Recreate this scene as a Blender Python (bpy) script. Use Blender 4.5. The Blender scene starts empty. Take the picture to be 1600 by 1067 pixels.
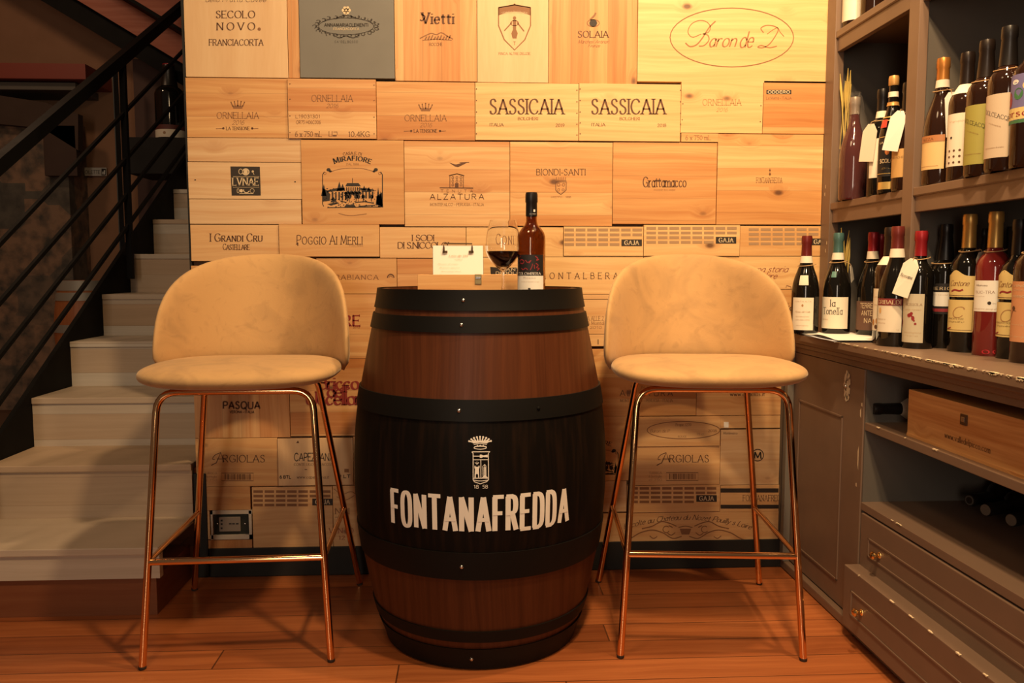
import bpy, bmesh, math, random
import numpy as np
from mathutils import Vector
random.seed(7)
PI = math.pi
# ------------------------------------------------------------------ camera, light, exposure
FPX, IW, IH = 1280.0, 1600, 1067
CAM = np.array([0.0, 0.0, 1.0])
PITCH = math.atan((IH / 2 - 422) / FPX)
YAW = math.atan((IW / 2 - 735) / FPX * math.cos(PITCH))
sc = bpy.context.scene
COL = sc.collection
cd = bpy.data.cameras.new('camera'); cam = bpy.data.objects.new('camera', cd); COL.objects.link(cam)
cd.sensor_width = 36.0; cd.lens = 36.0 * FPX / IW; cd.clip_start = 0.05
cam.location = CAM; cam.rotation_euler = (PI / 2 - PITCH, 0, -YAW)
sc.camera = cam
sc.view_settings.view_transform = 'Standard'; sc.view_settings.look = 'None'
sc.view_settings.gamma = 1.0; sc.view_settings.use_curve_mapping = False
sc.view_settings.exposure = 0.0
w = bpy.data.worlds.new('world'); sc.world = w; w.use_nodes = True
w.node_tree.nodes['Background'].inputs[0].default_value = (1.0, 0.70, 0.50, 1)
w.node_tree.nodes['Background'].inputs[1].default_value = 0.09

def lamp(name, kind, loc, target, power, color, size=0.06, cone=110, blend=0.7, size_y=None):
    l = bpy.data.lights.new(name, kind); o = bpy.data.objects.new(name, l); COL.objects.link(o)
    l.energy = power; l.color = color
    if kind == 'SPOT':
        l.spot_size = math.radians(cone); l.spot_blend = blend; l.shadow_soft_size = size
    elif kind == 'AREA':
        l.shape = 'RECTANGLE'; l.size = size; l.size_y = size_y or size
    else:
        l.shadow_soft_size = size
    o.location = loc
    o.rotation_euler = (Vector(target) - Vector(loc)).to_track_quat('-Z', 'Y').to_euler()
    return o
WARM = (1.0, 0.68, 0.365)
lamp('assumed_ceiling_spot', 'SPOT', (1.02, 1.72, 2.85), (0.80, 2.65, 1.25), 145, WARM, 0.05, 120, 0.9)  # unseen ceiling spots, assumed from how the shadows fall
lamp('assumed_ceiling_spot', 'SPOT', (0.48, 1.05, 2.85), (0.45, 2.6, 0.75), 205, WARM, 0.08, 120, 0.9)
lamp('assumed_ceiling_spot', 'SPOT', (-0.70, 1.05, 2.85), (-0.75, 2.65, 1.0), 60, WARM, 0.22, 120, 0.9)
lamp('assumed_ceiling_spot', 'SPOT', (0.25, 0.25, 2.85), (1.15, 1.9, 0.85), 120, WARM, 0.05, 70, 0.9)  # assumed spot, added from the front to brighten bottles on the worktop
lamp('assumed_window_fill', 'AREA', (-1.0, -3.0, 1.5), (0.2, 2.5, 0.8), 44, (1.0, 0.80, 0.61), 0.7, size_y=2.0)  # assumed window light behind camera, no window built; strengthened as warm front fill
lamp('stairwell_fill', 'POINT', (-2.45, 3.7, 2.9), (0, 0, 0), 18, (1.0, 0.62, 0.36), 0.08)  # added fill light without a visible source, brightens stairwell wall and soffit

# ------------------------------------------------------------------ picture measurements -> points on known planes
fwd = np.array([math.sin(YAW) * math.cos(PITCH), math.cos(YAW) * math.cos(PITCH), -math.sin(PITCH)])
rgt = np.array([math.cos(YAW), -math.sin(YAW), 0.0]); upv = np.cross(rgt, fwd)
def ray(x, y):
    return fwd + rgt * ((x - IW / 2) / FPX) - upv * ((y - IH / 2) / FPX)
def on(x, y, ax, val):
    d = ray(x, y); return CAM + d * ((val - CAM[ax]) / d[ax])

# ------------------------------------------------------------------ materials
def nt(m):
    m.use_nodes = True; return m.node_tree, m.node_tree.nodes['Principled BSDF']
MC = {}
def mat(name, col, rough=0.5, metal=0.0, **kw):
    if name in MC: return MC[name]
    m = bpy.data.materials.new(name); t, b = nt(m)
    b.inputs['Base Color'].default_value = (*col, 1); b.inputs['Roughness'].default_value = rough
    b.inputs['Metallic'].default_value = metal
    for k, v in kw.items(): b.inputs[k.replace('_', ' ')].default_value = v
    if kw.get('Transmission_Weight', 0) == 0 and metal < 0.5:           # a trace of uneven gloss
        n = t.nodes.new('ShaderNodeTexNoise'); n.inputs['Scale'].default_value = 18
        mr = t.nodes.new('ShaderNodeMapRange'); mr.inputs[3].default_value = max(rough - .06, .03); mr.inputs[4].default_value = min(rough + .06, 1)
        t.links.new(n.outputs['Fac'], mr.inputs[0]); t.links.new(mr.outputs[0], b.inputs['Roughness'])
    MC[name] = m; return m
class G:
    """tiny node-graph helper"""
    def __init__(s, name, rough=0.5):
        s.m = bpy.data.materials.new(name); s.t, s.b = nt(s.m); s.b.inputs['Roughness'].default_value = rough
    def n(s, typ, ins=None, **at):
        o = s.t.nodes.new('ShaderNode' + typ)
        for k, v in at.items(): setattr(o, k, v)
        for k, v in (ins or {}).items():
            if hasattr(v, 'is_output') or isinstance(v, bpy.types.NodeSocket): s.t.links.new(v, o.inputs[k])
            else: o.inputs[k].default_value = v
        return o
    def math(s, op, a, b=0.0, c=0.0):
        return s.n('Math', {0: a, 1: b, 2: c}, operation=op).outputs[0]
    def mix(s, f, a, b, blend='MIX'):
        o = s.t.nodes.new('ShaderNodeMix'); o.data_type = 'RGBA'; o.blend_type = blend
        for i, v in ((0, f), (6, a), (7, b)):
            if isinstance(v, bpy.types.NodeSocket): s.t.links.new(v, o.inputs[i])
            elif i == 0: o.inputs[i].default_value = v
            else: o.inputs[i].default_value = (*v, 1)
        return o.outputs[2]
    def out(s, col, rough=None, bump=None, strength=0.2, dist=0.002):
        s.t.links.new(col, s.b.inputs['Base Color'])
        if rough is not None: s.t.links.new(rough, s.b.inputs['Roughness'])
        if bump is not None:
            bm_ = s.n('Bump', {'Height': bump, 'Strength': strength, 'Distance': dist}); s.t.links.new(bm_.outputs[0], s.b.inputs['Normal'])
        return s.m

def wood(name, axis='X', base=None, dark=None, knots=1.0, plank=0.0, rough=0.5, fine=60.0, contrast=0.70, bump=0.12):
    """wood with its grain along axis; base=None takes the object's own colour"""
    g = G(name, rough)
    tc = g.n('TexCoord').outputs['Object']; oi = g.n('ObjectInfo')
    off = g.n('VectorMath', {0: (7.3, 3.1, 11.7), 3: oi.outputs['Random']}, operation='SCALE').outputs[0]
    p = g.n('VectorMath', {0: tc, 1: off}, operation='ADD').outputs[0]
    sx = g.n('SeparateXYZ', {0: p})
    al = sx.outputs[{'X': 0, 'Y': 1, 'Z': 2}[axis]]
    cr = sx.outputs[{'X': 2, 'Y': 2, 'Z': 0}[axis]]; dp = sx.outputs[{'X': 1, 'Y': 0, 'Z': 1}[axis]]
    # knots
    kv = g.n('CombineXYZ', {0: g.math('MULTIPLY', al, 6.5), 1: g.math('MULTIPLY', cr, 11.0), 2: oi.outputs['Random']}).outputs[0]
    vo = g.n('TexVoronoi', {'Vector': kv, 'Scale': 1.0})
    sep = g.n('SeparateColor', {0: vo.outputs['Color']})
    gate = g.math('GREATER_THAN', sep.outputs[0], 1.0 - 0.55 * knots)
    near = g.math('MULTIPLY', g.n('MapRange', {0: vo.outputs['Distance'], 1: 0.30, 2: 0.0}).outputs[0], gate)
    core = g.math('MULTIPLY', g.n('MapRange', {0: vo.outputs['Distance'], 1: 0.13, 2: 0.06}).outputs[0], gate)
    warp = g.n('TexNoise', {'Vector': g.n('CombineXYZ', {0: g.math('MULTIPLY', al, 2.2), 1: g.math('MULTIPLY', cr, 6.0), 2: dp}).outputs[0], 'Scale': 1.0, 'Detail': 2.0}).outputs['Fac']
    cw = g.math('ADD', g.math('ADD', cr, g.math('MULTIPLY', warp, 0.045)), g.math('MULTIPLY', near, 0.03))
    gv = g.n('CombineXYZ', {0: g.math('MULTIPLY', al, 1.6), 1: g.math('MULTIPLY', cw, fine), 2: g.math('MULTIPLY', dp, 8.0)}).outputs[0]
    gr = g.n('TexNoise', {'Vector': gv, 'Scale': 1.0, 'Detail': 4.0, 'Roughness': 0.62}).outputs['Fac']
    gs = g.n('MapRange', {0: gr, 1: 0.34, 2: 0.70}).outputs[0]
    fv = g.n('CombineXYZ', {0: g.math('MULTIPLY', al, 14.0), 1: g.math('MULTIPLY', cw, fine * 9), 2: 0.0}).outputs[0]
    fi = g.n('TexNoise', {'Vector': fv, 'Scale': 1.0, 'Detail': 1.0}).outputs['Fac']
    b0 = base and g.n('RGB').outputs[0]
    if base: b0.default_value = (*base, 1)
    else: b0 = oi.outputs['Color']
    d0 = g.mix(1.0, b0, dark or (0.68, 0.44, 0.26), 'MULTIPLY')
    col = g.mix(g.math('MULTIPLY', gs, contrast), b0, d0)
    col = g.mix(g.math('MULTIPLY', fi, 0.22), col, d0)
    if plank > 0:
        ids = g.math('FLOOR', g.math('MULTIPLY', g.math('ADD', cr, 50.0), plank))
        wn = g.n('TexWhiteNoise', {'Vector': g.n('CombineXYZ', {0: ids, 1: oi.outputs['Random'], 2: 0.0}).outputs[0]}, noise_dimensions='3D')
        tone = g.n('MapRange', {0: wn.outputs['Value'], 3: 0.0, 4: 0.85}).outputs[0]
        col = g.mix(tone, col, g.mix(1.0, col, (0.76, 0.53, 0.34), 'MULTIPLY'))
        fr = g.math('FRACT', g.math('MULTIPLY', g.math('ADD', cr, 50.0), plank))
        ed = g.math('LESS_THAN', fr, 0.018)
        col = g.mix(g.math('MULTIPLY', ed, 0.35), col, (0.10, 0.05, 0.02))
    if knots > 0:
        col = g.mix(g.math('MULTIPLY', near, 0.40), col, g.mix(1.0, col, (0.55, 0.30, 0.16), 'MULTIPLY'))
        col = g.mix(g.math('MULTIPLY', core, 0.85), col, (0.085, 0.03, 0.012))
    ro = g.n('MapRange', {0: gr, 3: rough - 0.07, 4: rough + 0.10}).outputs[0]
    return g.out(col, ro, gr, bump, 0.0015)
PINE_H = wood('pine_grain_across', 'X', plank=14.0, knots=1.2)
PINE_HC = wood('pine_clear_across', 'X', plank=0.0, knots=0.9, contrast=0.55)
PINE_V = wood('pine_grain_upright', 'Z', plank=17.0, knots=1.1)
PLY = wood('pale_veneer', 'Z', knots=0.0, fine=16.0, contrast=0.30)
PINE_B = wood('box_pine', 'X', base=(0.72, 0.43, 0.17), knots=0.4)
CRATE_Y = wood('crate_pine', 'Y', base=(0.76, 0.43, 0.17), dark=(0.55, 0.34, 0.18), knots=1.5, contrast=.9, fine=45)
STAVE = wood('oak_stave', 'Z', base=(0.098, 0.029, 0.0105), dark=(0.5, 0.45, 0.4), knots=0.0, fine=90.0, rough=0.42, contrast=0.8, bump=0.25)
STAIRW = wood('whitewashed_board', 'X', base=(0.56, 0.50, 0.42), dark=(0.74, 0.71, 0.66), knots=0.0, plank=11.0, fine=70, rough=0.5, contrast=0.5)

def floor_mat():
    g = G('reddish_floorboards', 0.32)
    p = g.n('TexCoord').outputs['Object']; s = g.n('SeparateXYZ', {0: p})
    x, y = s.outputs[0], s.outputs[1]
    yy = g.math('MULTIPLY', g.math('ADD', y, 20.035), 1 / 0.105)
    row = g.math('FLOOR', yy); fr = g.math('FRACT', yy)
    rn = g.n('TexWhiteNoise', {'W': row}, noise_dimensions='1D').outputs['Value']
    xx = g.math('ADD', g.math('MULTIPLY', x, 0.55), g.math('MULTIPLY', rn, 7.0))
    cell = g.math('FLOOR', xx); fx = g.math('FRACT', xx)
    wn = g.n('TexWhiteNoise', {'Vector': g.n('CombineXYZ', {0: cell, 1: row, 2: 3.0}).outputs[0]}, noise_dimensions='3D').outputs['Value']
    wp = g.n('TexNoise', {'Vector': p, 'Scale': 3.0, 'Detail': 2.0}).outputs['Fac']
    gv = g.n('CombineXYZ', {0: g.math('MULTIPLY', x, 2.0), 1: g.math('MULTIPLY', g.math('ADD', y, g.math('MULTIPLY', wp, .05)), 60.0), 2: g.math('MULTIPLY', wn, 9.0)}).outputs[0]
    gr = g.n('TexNoise', {'Vector': gv, 'Scale': 1.0, 'Detail': 4.0, 'Roughness': .6}).outputs['Fac']
    c = g.mix(wn, (0.46, 0.150, 0.046), (0.27, 0.077, 0.023))
    c = g.mix(g.n('MapRange', {0: gr, 1: .35, 2: .72, 4: .7}).outputs[0], c, g.mix(1.0, c, (0.55, 0.42, 0.34), 'MULTIPLY'))
    kv = g.n('TexVoronoi', {'Vector': g.n('CombineXYZ', {0: g.math('MULTIPLY', x, 3.0), 1: g.math('MULTIPLY', y, 7.0), 2: 0.0}).outputs[0], 'Scale': 1.0})
    kd = g.math('MULTIPLY', g.n('MapRange', {0: kv.outputs['Distance'], 1: .10, 2: .03}).outputs[0], g.math('GREATER_THAN', g.n('SeparateColor', {0: kv.outputs['Color']}).outputs[0], .7))
    c = g.mix(g.math('MULTIPLY', kd, .8), c, (0.05, 0.016, 0.008))
    seam = g.math('MAXIMUM', g.math('LESS_THAN', fr, 0.030), g.math('LESS_THAN', fx, 0.0022))
    c = g.mix(g.math('MULTIPLY', seam, 0.8), c, (0.03, 0.010, 0.005))
    ro = g.n('MapRange', {0: gr, 3: 0.22, 4: 0.42}).outputs[0]
    return g.out(c, ro, g.math('SUBTRACT', gr, g.math('MULTIPLY', seam, 2.0)), 0.25, 0.0015)
def velvet():
    g = G('tan_velvet', 0.85)
    p = g.n('TexCoord').outputs['Object']; oi = g.n('ObjectInfo')
    q = g.n('VectorMath', {0: p, 1: g.n('VectorMath', {0: (5.1, 9.2, 2.3), 3: oi.outputs['Random']}, operation='SCALE').outputs[0]}, operation='ADD').outputs[0]
    n1 = g.n('TexNoise', {'Vector': q, 'Scale': 5.0, 'Detail': 3.0, 'Distortion': 1.6}).outputs['Fac']
    n2 = g.n('TexNoise', {'Vector': q, 'Scale': 16.0, 'Detail': 3.0, 'Distortion': 2.5}).outputs['Fac']
    f = g.n('MapRange', {0: n1, 1: .46, 2: .66}).outputs[0]; f2 = g.n('MapRange', {0: n2, 1: .56, 2: .72}).outputs[0]
    c = g.mix(g.math('MULTIPLY', f, .55), (0.50, 0.30, 0.125), (0.34, 0.205, 0.09))
    c = g.mix(g.math('MULTIPLY', f2, .22), c, (0.22, 0.13, 0.058))
    g.b.inputs['Sheen Weight'].default_value = 0.3; g.b.inputs['Sheen Roughness'].default_value = 0.4
    g.b.inputs['Sheen Tint'].default_value = (1, .85, .65, 1)
    fi = g.n('TexNoise', {'Vector': q, 'Scale': 420.0, 'Detail': 1.0}).outputs['Fac']
    return g.out(c, None, g.math('ADD', n2, g.math('MULTIPLY', fi, .3)), 0.18, 0.004)
def painted(name, col, rough=0.4):
    g = G(name, rough)
    p = g.n('TexCoord').outputs['Object']
    n = g.n('TexNoise', {'Vector': p, 'Scale': 9.0, 'Detail': 3.0}).outputs['Fac']
    c = g.mix(g.n('MapRange', {0: n, 1: .35, 2: .7, 4: .35}).outputs[0], col, tuple(v * .8 for v in col))
    return g.out(c, g.n('MapRange', {0: n, 3: rough - .05, 4: rough + .12}).outputs[0], n, 0.05, .002)
def stone():
    g = G('patchy_stone', 0.9)
    p = g.n('TexCoord').outputs['Object']
    v = g.n('TexVoronoi', {'Vector': p, 'Scale': 4.5}, distance='CHEBYCHEV')
    n = g.n('TexNoise', {'Vector': p, 'Scale': 14.0, 'Detail': 6.0}).outputs['Fac']
    c = g.mix(g.n('SeparateColor', {0: v.outputs['Color']}).outputs[0], (0.09, 0.085, 0.07), (0.30, 0.17, 0.10))
    c = g.mix(g.n('MapRange', {0: n, 1: .4, 2: .7}).outputs[0], c, (0.05, 0.045, 0.038))
    return g.out(c, None, n, 0.6, .01)
FLOOR = floor_mat(); VELVET = velvet(); STONE = stone()
TAUPE = painted('taupe_paint', (0.185, 0.118, 0.080), 0.38)
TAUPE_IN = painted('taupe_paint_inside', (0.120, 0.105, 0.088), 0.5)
BROWNWALL = painted('brown_plaster', (0.24, 0.125, 0.068), 0.85)
UNDERWALL = painted('wall_behind_panels', (0.10, 0.06, 0.035), 0.8)
CHARCOAL = painted('charcoal_skirting', (0.022, 0.021, 0.019), 0.5)
BLACKSTEEL = painted('black_steel', (0.006, 0.0055, 0.005), 0.55)
HOOP = painted('black_hoop', (0.0060, 0.0052, 0.0045), 0.50)
BLACKPAINT = painted('black_barrel_paint', (0.009, 0.0065, 0.0055), 0.5)
for _m in (BLACKSTEEL, HOOP, BLACKPAINT, CHARCOAL): _m.node_tree.nodes['Principled BSDF'].inputs['Specular IOR Level'].default_value = 0.16
BLACKSTEEL.node_tree.nodes['Principled BSDF'].inputs['Specular IOR Level'].default_value = 0.06
STAVE.node_tree.nodes['Principled BSDF'].inputs['Specular IOR Level'].default_value = 0.2
BRASS = mat('rose_brass', (0.88, 0.50, 0.235), 0.10, 1.0)
GOLDKNOB = mat('polished_brass', (0.95, 0.62, 0.24), 0.16, 1.0)
CHROME = mat('steel', (0.55, 0.53, 0.50), 0.25, 1.0)
RUBBER = mat('brown_rubber', (0.03, 0.018, 0.012), 0.7)
INK = mat('brown_ink', (0.105, 0.042, 0.018), 0.7)
INKF = mat('faded_ink', (0.235, 0.105, 0.042), 0.7)
INKVF = mat('very_faded_ink', (0.40, 0.215, 0.085), 0.7)
INKB = mat('black_ink', (0.022, 0.014, 0.009), 0.65)
INKR = mat('red_ink', (0.23, 0.022, 0.016), 0.7)
INKRF = mat('faded_red_ink', (0.30, 0.09, 0.045), 0.7)
GREYINK = mat('grey_print', (0.34, 0.205, 0.105), 0.7)
WHITEINK = mat('white_print', (0.80, 0.74, 0.66), 0.6)
CREAMINK = mat('cream_print', (0.62, 0.48, 0.30), 0.6)
PAPER = mat('white_paper', (0.80, 0.76, 0.68), 0.8)
CREAM = mat('cream_paper', (0.74, 0.66, 0.52), 0.7)
TAGP = mat('tag_card', (0.72, 0.66, 0.56), 0.8)
STRING = mat('jute_string', (0.45, 0.28, 0.13), 0.9)
CHIP = mat('bare_primer', (0.72, 0.58, 0.38), 0.8)
DGLASS = mat('dark_bottle_glass', (0.006, 0.005, 0.004), 0.05, 0.0, Specular_IOR_Level=0.5)
BGLASS = mat('brown_bottle_glass', (0.020, 0.0075, 0.004), 0.05, 0.0, Coat_Weight=0.3, Coat_Roughness=0.03)
AMBER = mat('amber_glass', (0.36, 0.185, 0.060), 0.01, 0.0, Transmission_Weight=1.0, IOR=1.45)
ROSE = mat('rose_wine_glass', (0.165, 0.016, 0.014), 0.05, 0.0, Coat_Weight=0.3)
CLEAR = mat('clear_glass', (1, 1, 1), 0.0, 0.0, Transmission_Weight=1.0, IOR=1.45)
WINE = mat('red_wine', (0.010, 0.002, 0.002), 0.05)
PLANT = mat('dry_straw', (0.50, 0.36, 0.09), 0.9)

# ------------------------------------------------------------------ mesh helpers
class MB:
    def __init__(s): s.v = []; s.f = []; s.sm = []
    def add(s, vs, fs, smooth=False):
        b = len(s.v); s.v += [tuple(float(c) for c in p) for p in vs]
        for f in fs: s.f.append(tuple(i + b for i in f)); s.sm.append(smooth)
        return s
    def box(s, a, b, bev=0.0):
        x0, y0, z0 = a; x1, y1, z1 = b
        if x0 > x1: x0, x1 = x1, x0
        if y0 > y1: y0, y1 = y1, y0
        if z0 > z1: z0, z1 = z1, z0
        if bev <= 0:
            return s.add([(x0, y0, z0), (x1, y0, z0), (x1, y1, z0), (x0, y1, z0), (x0, y0, z1), (x1, y0, z1), (x1, y1, z1), (x0, y1, z1)],
                         [(0, 3, 2, 1), (4, 5, 6, 7), (0, 1, 5, 4), (1, 2, 6, 5), (2, 3, 7, 6), (3, 0, 4, 7)])
        bm = bmesh.new(); bmesh.ops.create_cube(bm, size=1)
        for v in bm.verts:
            v.co = ((v.co.x + .5) * (x1 - x0) + x0, (v.co.y + .5) * (y1 - y0) + y0, (v.co.z + .5) * (z1 - z0) + z0)
        bmesh.ops.bevel(bm, geom=bm.edges[:], offset=min(bev, .45 * min(x1 - x0, y1 - y0, z1 - z0)), segments=2, profile=.6, affect='EDGES')
        bm.verts.index_update()
        s.add([v.co[:] for v in bm.verts], [[v.index for v in f.verts] for f in bm.faces]); bm.free(); return s
    def lathe(s, prof, c=(0, 0, 0), n=32, close=False, axis='Z', a0=0.0, a1=2 * PI, cap=False):
        full = abs(a1 - a0 - 2 * PI) < 1e-6; m = n if full else n + 1
        vs = []
        for r, z in prof:
            for i in range(m):
                a = a0 + (a1 - a0) * i / n
                x, y = r * math.cos(a), r * math.sin(a)
                p = {'Z': (x, y, z), 'X': (z, x, y), 'Y': (x, z, y)}[axis]
                vs.append((c[0] + p[0], c[1] + p[1], c[2] + p[2]))
        fs = []; k = len(prof)
        for j in range(k - 1 + (1 if close else 0)):
            for i in range(n):
                i2 = (i + 1) % m; j2 = (j + 1) % k
                fs.append((j * m + i, j * m + i2, j2 * m + i2, j2 * m + i))
        if full and not close and cap:
            if prof[0][0] > 1e-6: fs.append(tuple(reversed(range(m))))
            if prof[-1][0] > 1e-6: fs.append(tuple(range((k - 1) * m, k * m)))
        return s.add(vs, fs, True)
    def tube(s, pts, r, n=12, cap=True):
        P = [Vector(p) for p in pts]; R = r if hasattr(r, '__len__') else [r] * len(P)
        T = []
        for i in range(len(P)):
            a = P[max(i - 1, 0)]; b = P[min(i + 1, len(P) - 1)]; T.append((b - a).normalized())
        u = T[0].orthogonal().normalized(); vs = []
        for i, p in enumerate(P):
            if i:
                u = (u - T[i] * u.dot(T[i])).normalized()
            wv = T[i].cross(u)
            for k in range(n):
                a = 2 * PI * k / n; vs.append(p + (u * math.cos(a) + wv * math.sin(a)) * R[i])
        fs = []
        for i in range(len(P) - 1):
            for k in range(n):
                k2 = (k + 1) % n; fs.append((i * n + k, i * n + k2, (i + 1) * n + k2, (i + 1) * n + k))
        if cap: fs.append(tuple(reversed(range(n)))); fs.append(tuple(range((len(P) - 1) * n, len(P) * n)))
        return s.add(vs, fs, True)
    def grid(s, fn, nu, nv, smooth=True):
        vs = [fn(i / nu, j / nv) for j in range(nv + 1) for i in range(nu + 1)]
        return s.add(vs, [(j * (nu + 1) + i, j * (nu + 1) + i + 1, (j + 1) * (nu + 1) + i + 1, (j + 1) * (nu + 1) + i) for j in range(nv) for i in range(nu)], smooth)
    def prism(s, poly, ax, a, b):
        """polygon in the two other axes extruded along ax from a to b"""
        n = len(poly)
        def p3(q, t):
            return {0: (t, q[0], q[1]), 1: (q[0], t, q[1]), 2: (q[0], q[1], t)}[ax]
        vs = [p3(q, a) for q in poly] + [p3(q, b) for q in poly]
        return s.add(vs, [tuple(range(n)), tuple(reversed(range(n, 2 * n)))] + [(i, i + n, (i + 1) % n + n, (i + 1) % n) for i in range(n)])
    def obj(s, name, m, parent=None, origin=None, color=None):
        me = bpy.data.meshes.new(name)
        o_ = np.array(origin if origin is not None else (0, 0, 0), float)
        vs = [tuple(np.array(p) - o_) for p in s.v] if origin is not None else s.v
        me.from_pydata(vs, [], s.f); me.polygons.foreach_set('use_smooth', s.sm)
        bm = bmesh.new(); bm.from_mesh(me); bmesh.ops.recalc_face_normals(bm, faces=bm.faces); bm.to_mesh(me); bm.free()
        if any(s.sm):
            try: me.set_sharp_from_angle(angle=math.radians(38))
            except Exception: pass
        me.materials.append(m)
        o = bpy.data.objects.new(name, me); COL.objects.link(o)
        if parent is not None: o.parent = parent
        if origin is not None: o.location = tuple(o_)
        if color: o.color = (*color, 1)
        return o
def tag(o, label, cat, group=None):
    o['label'] = label; o['category'] = cat
    if group: o['group'] = group
    return o
def thing(name, label, cat, loc=(0, 0, 0), rz=0.0, group=None):
    o = bpy.data.objects.new(name, None); COL.objects.link(o); o.location = loc; o.rotation_euler = (0, 0, rz)
    o.empty_display_size = .1
    return tag(o, label, cat, group)
def struct(name, mb, m, color=None):
    o = mb.obj(name, m); o['kind'] = 'structure'
    if color: o.color = (*color, 1)
    return o
def subsurf(o, lv=1):
    md = o.modifiers.new('smooth', 'SUBSURF'); md.levels = lv; md.render_levels = lv; return o

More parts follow.
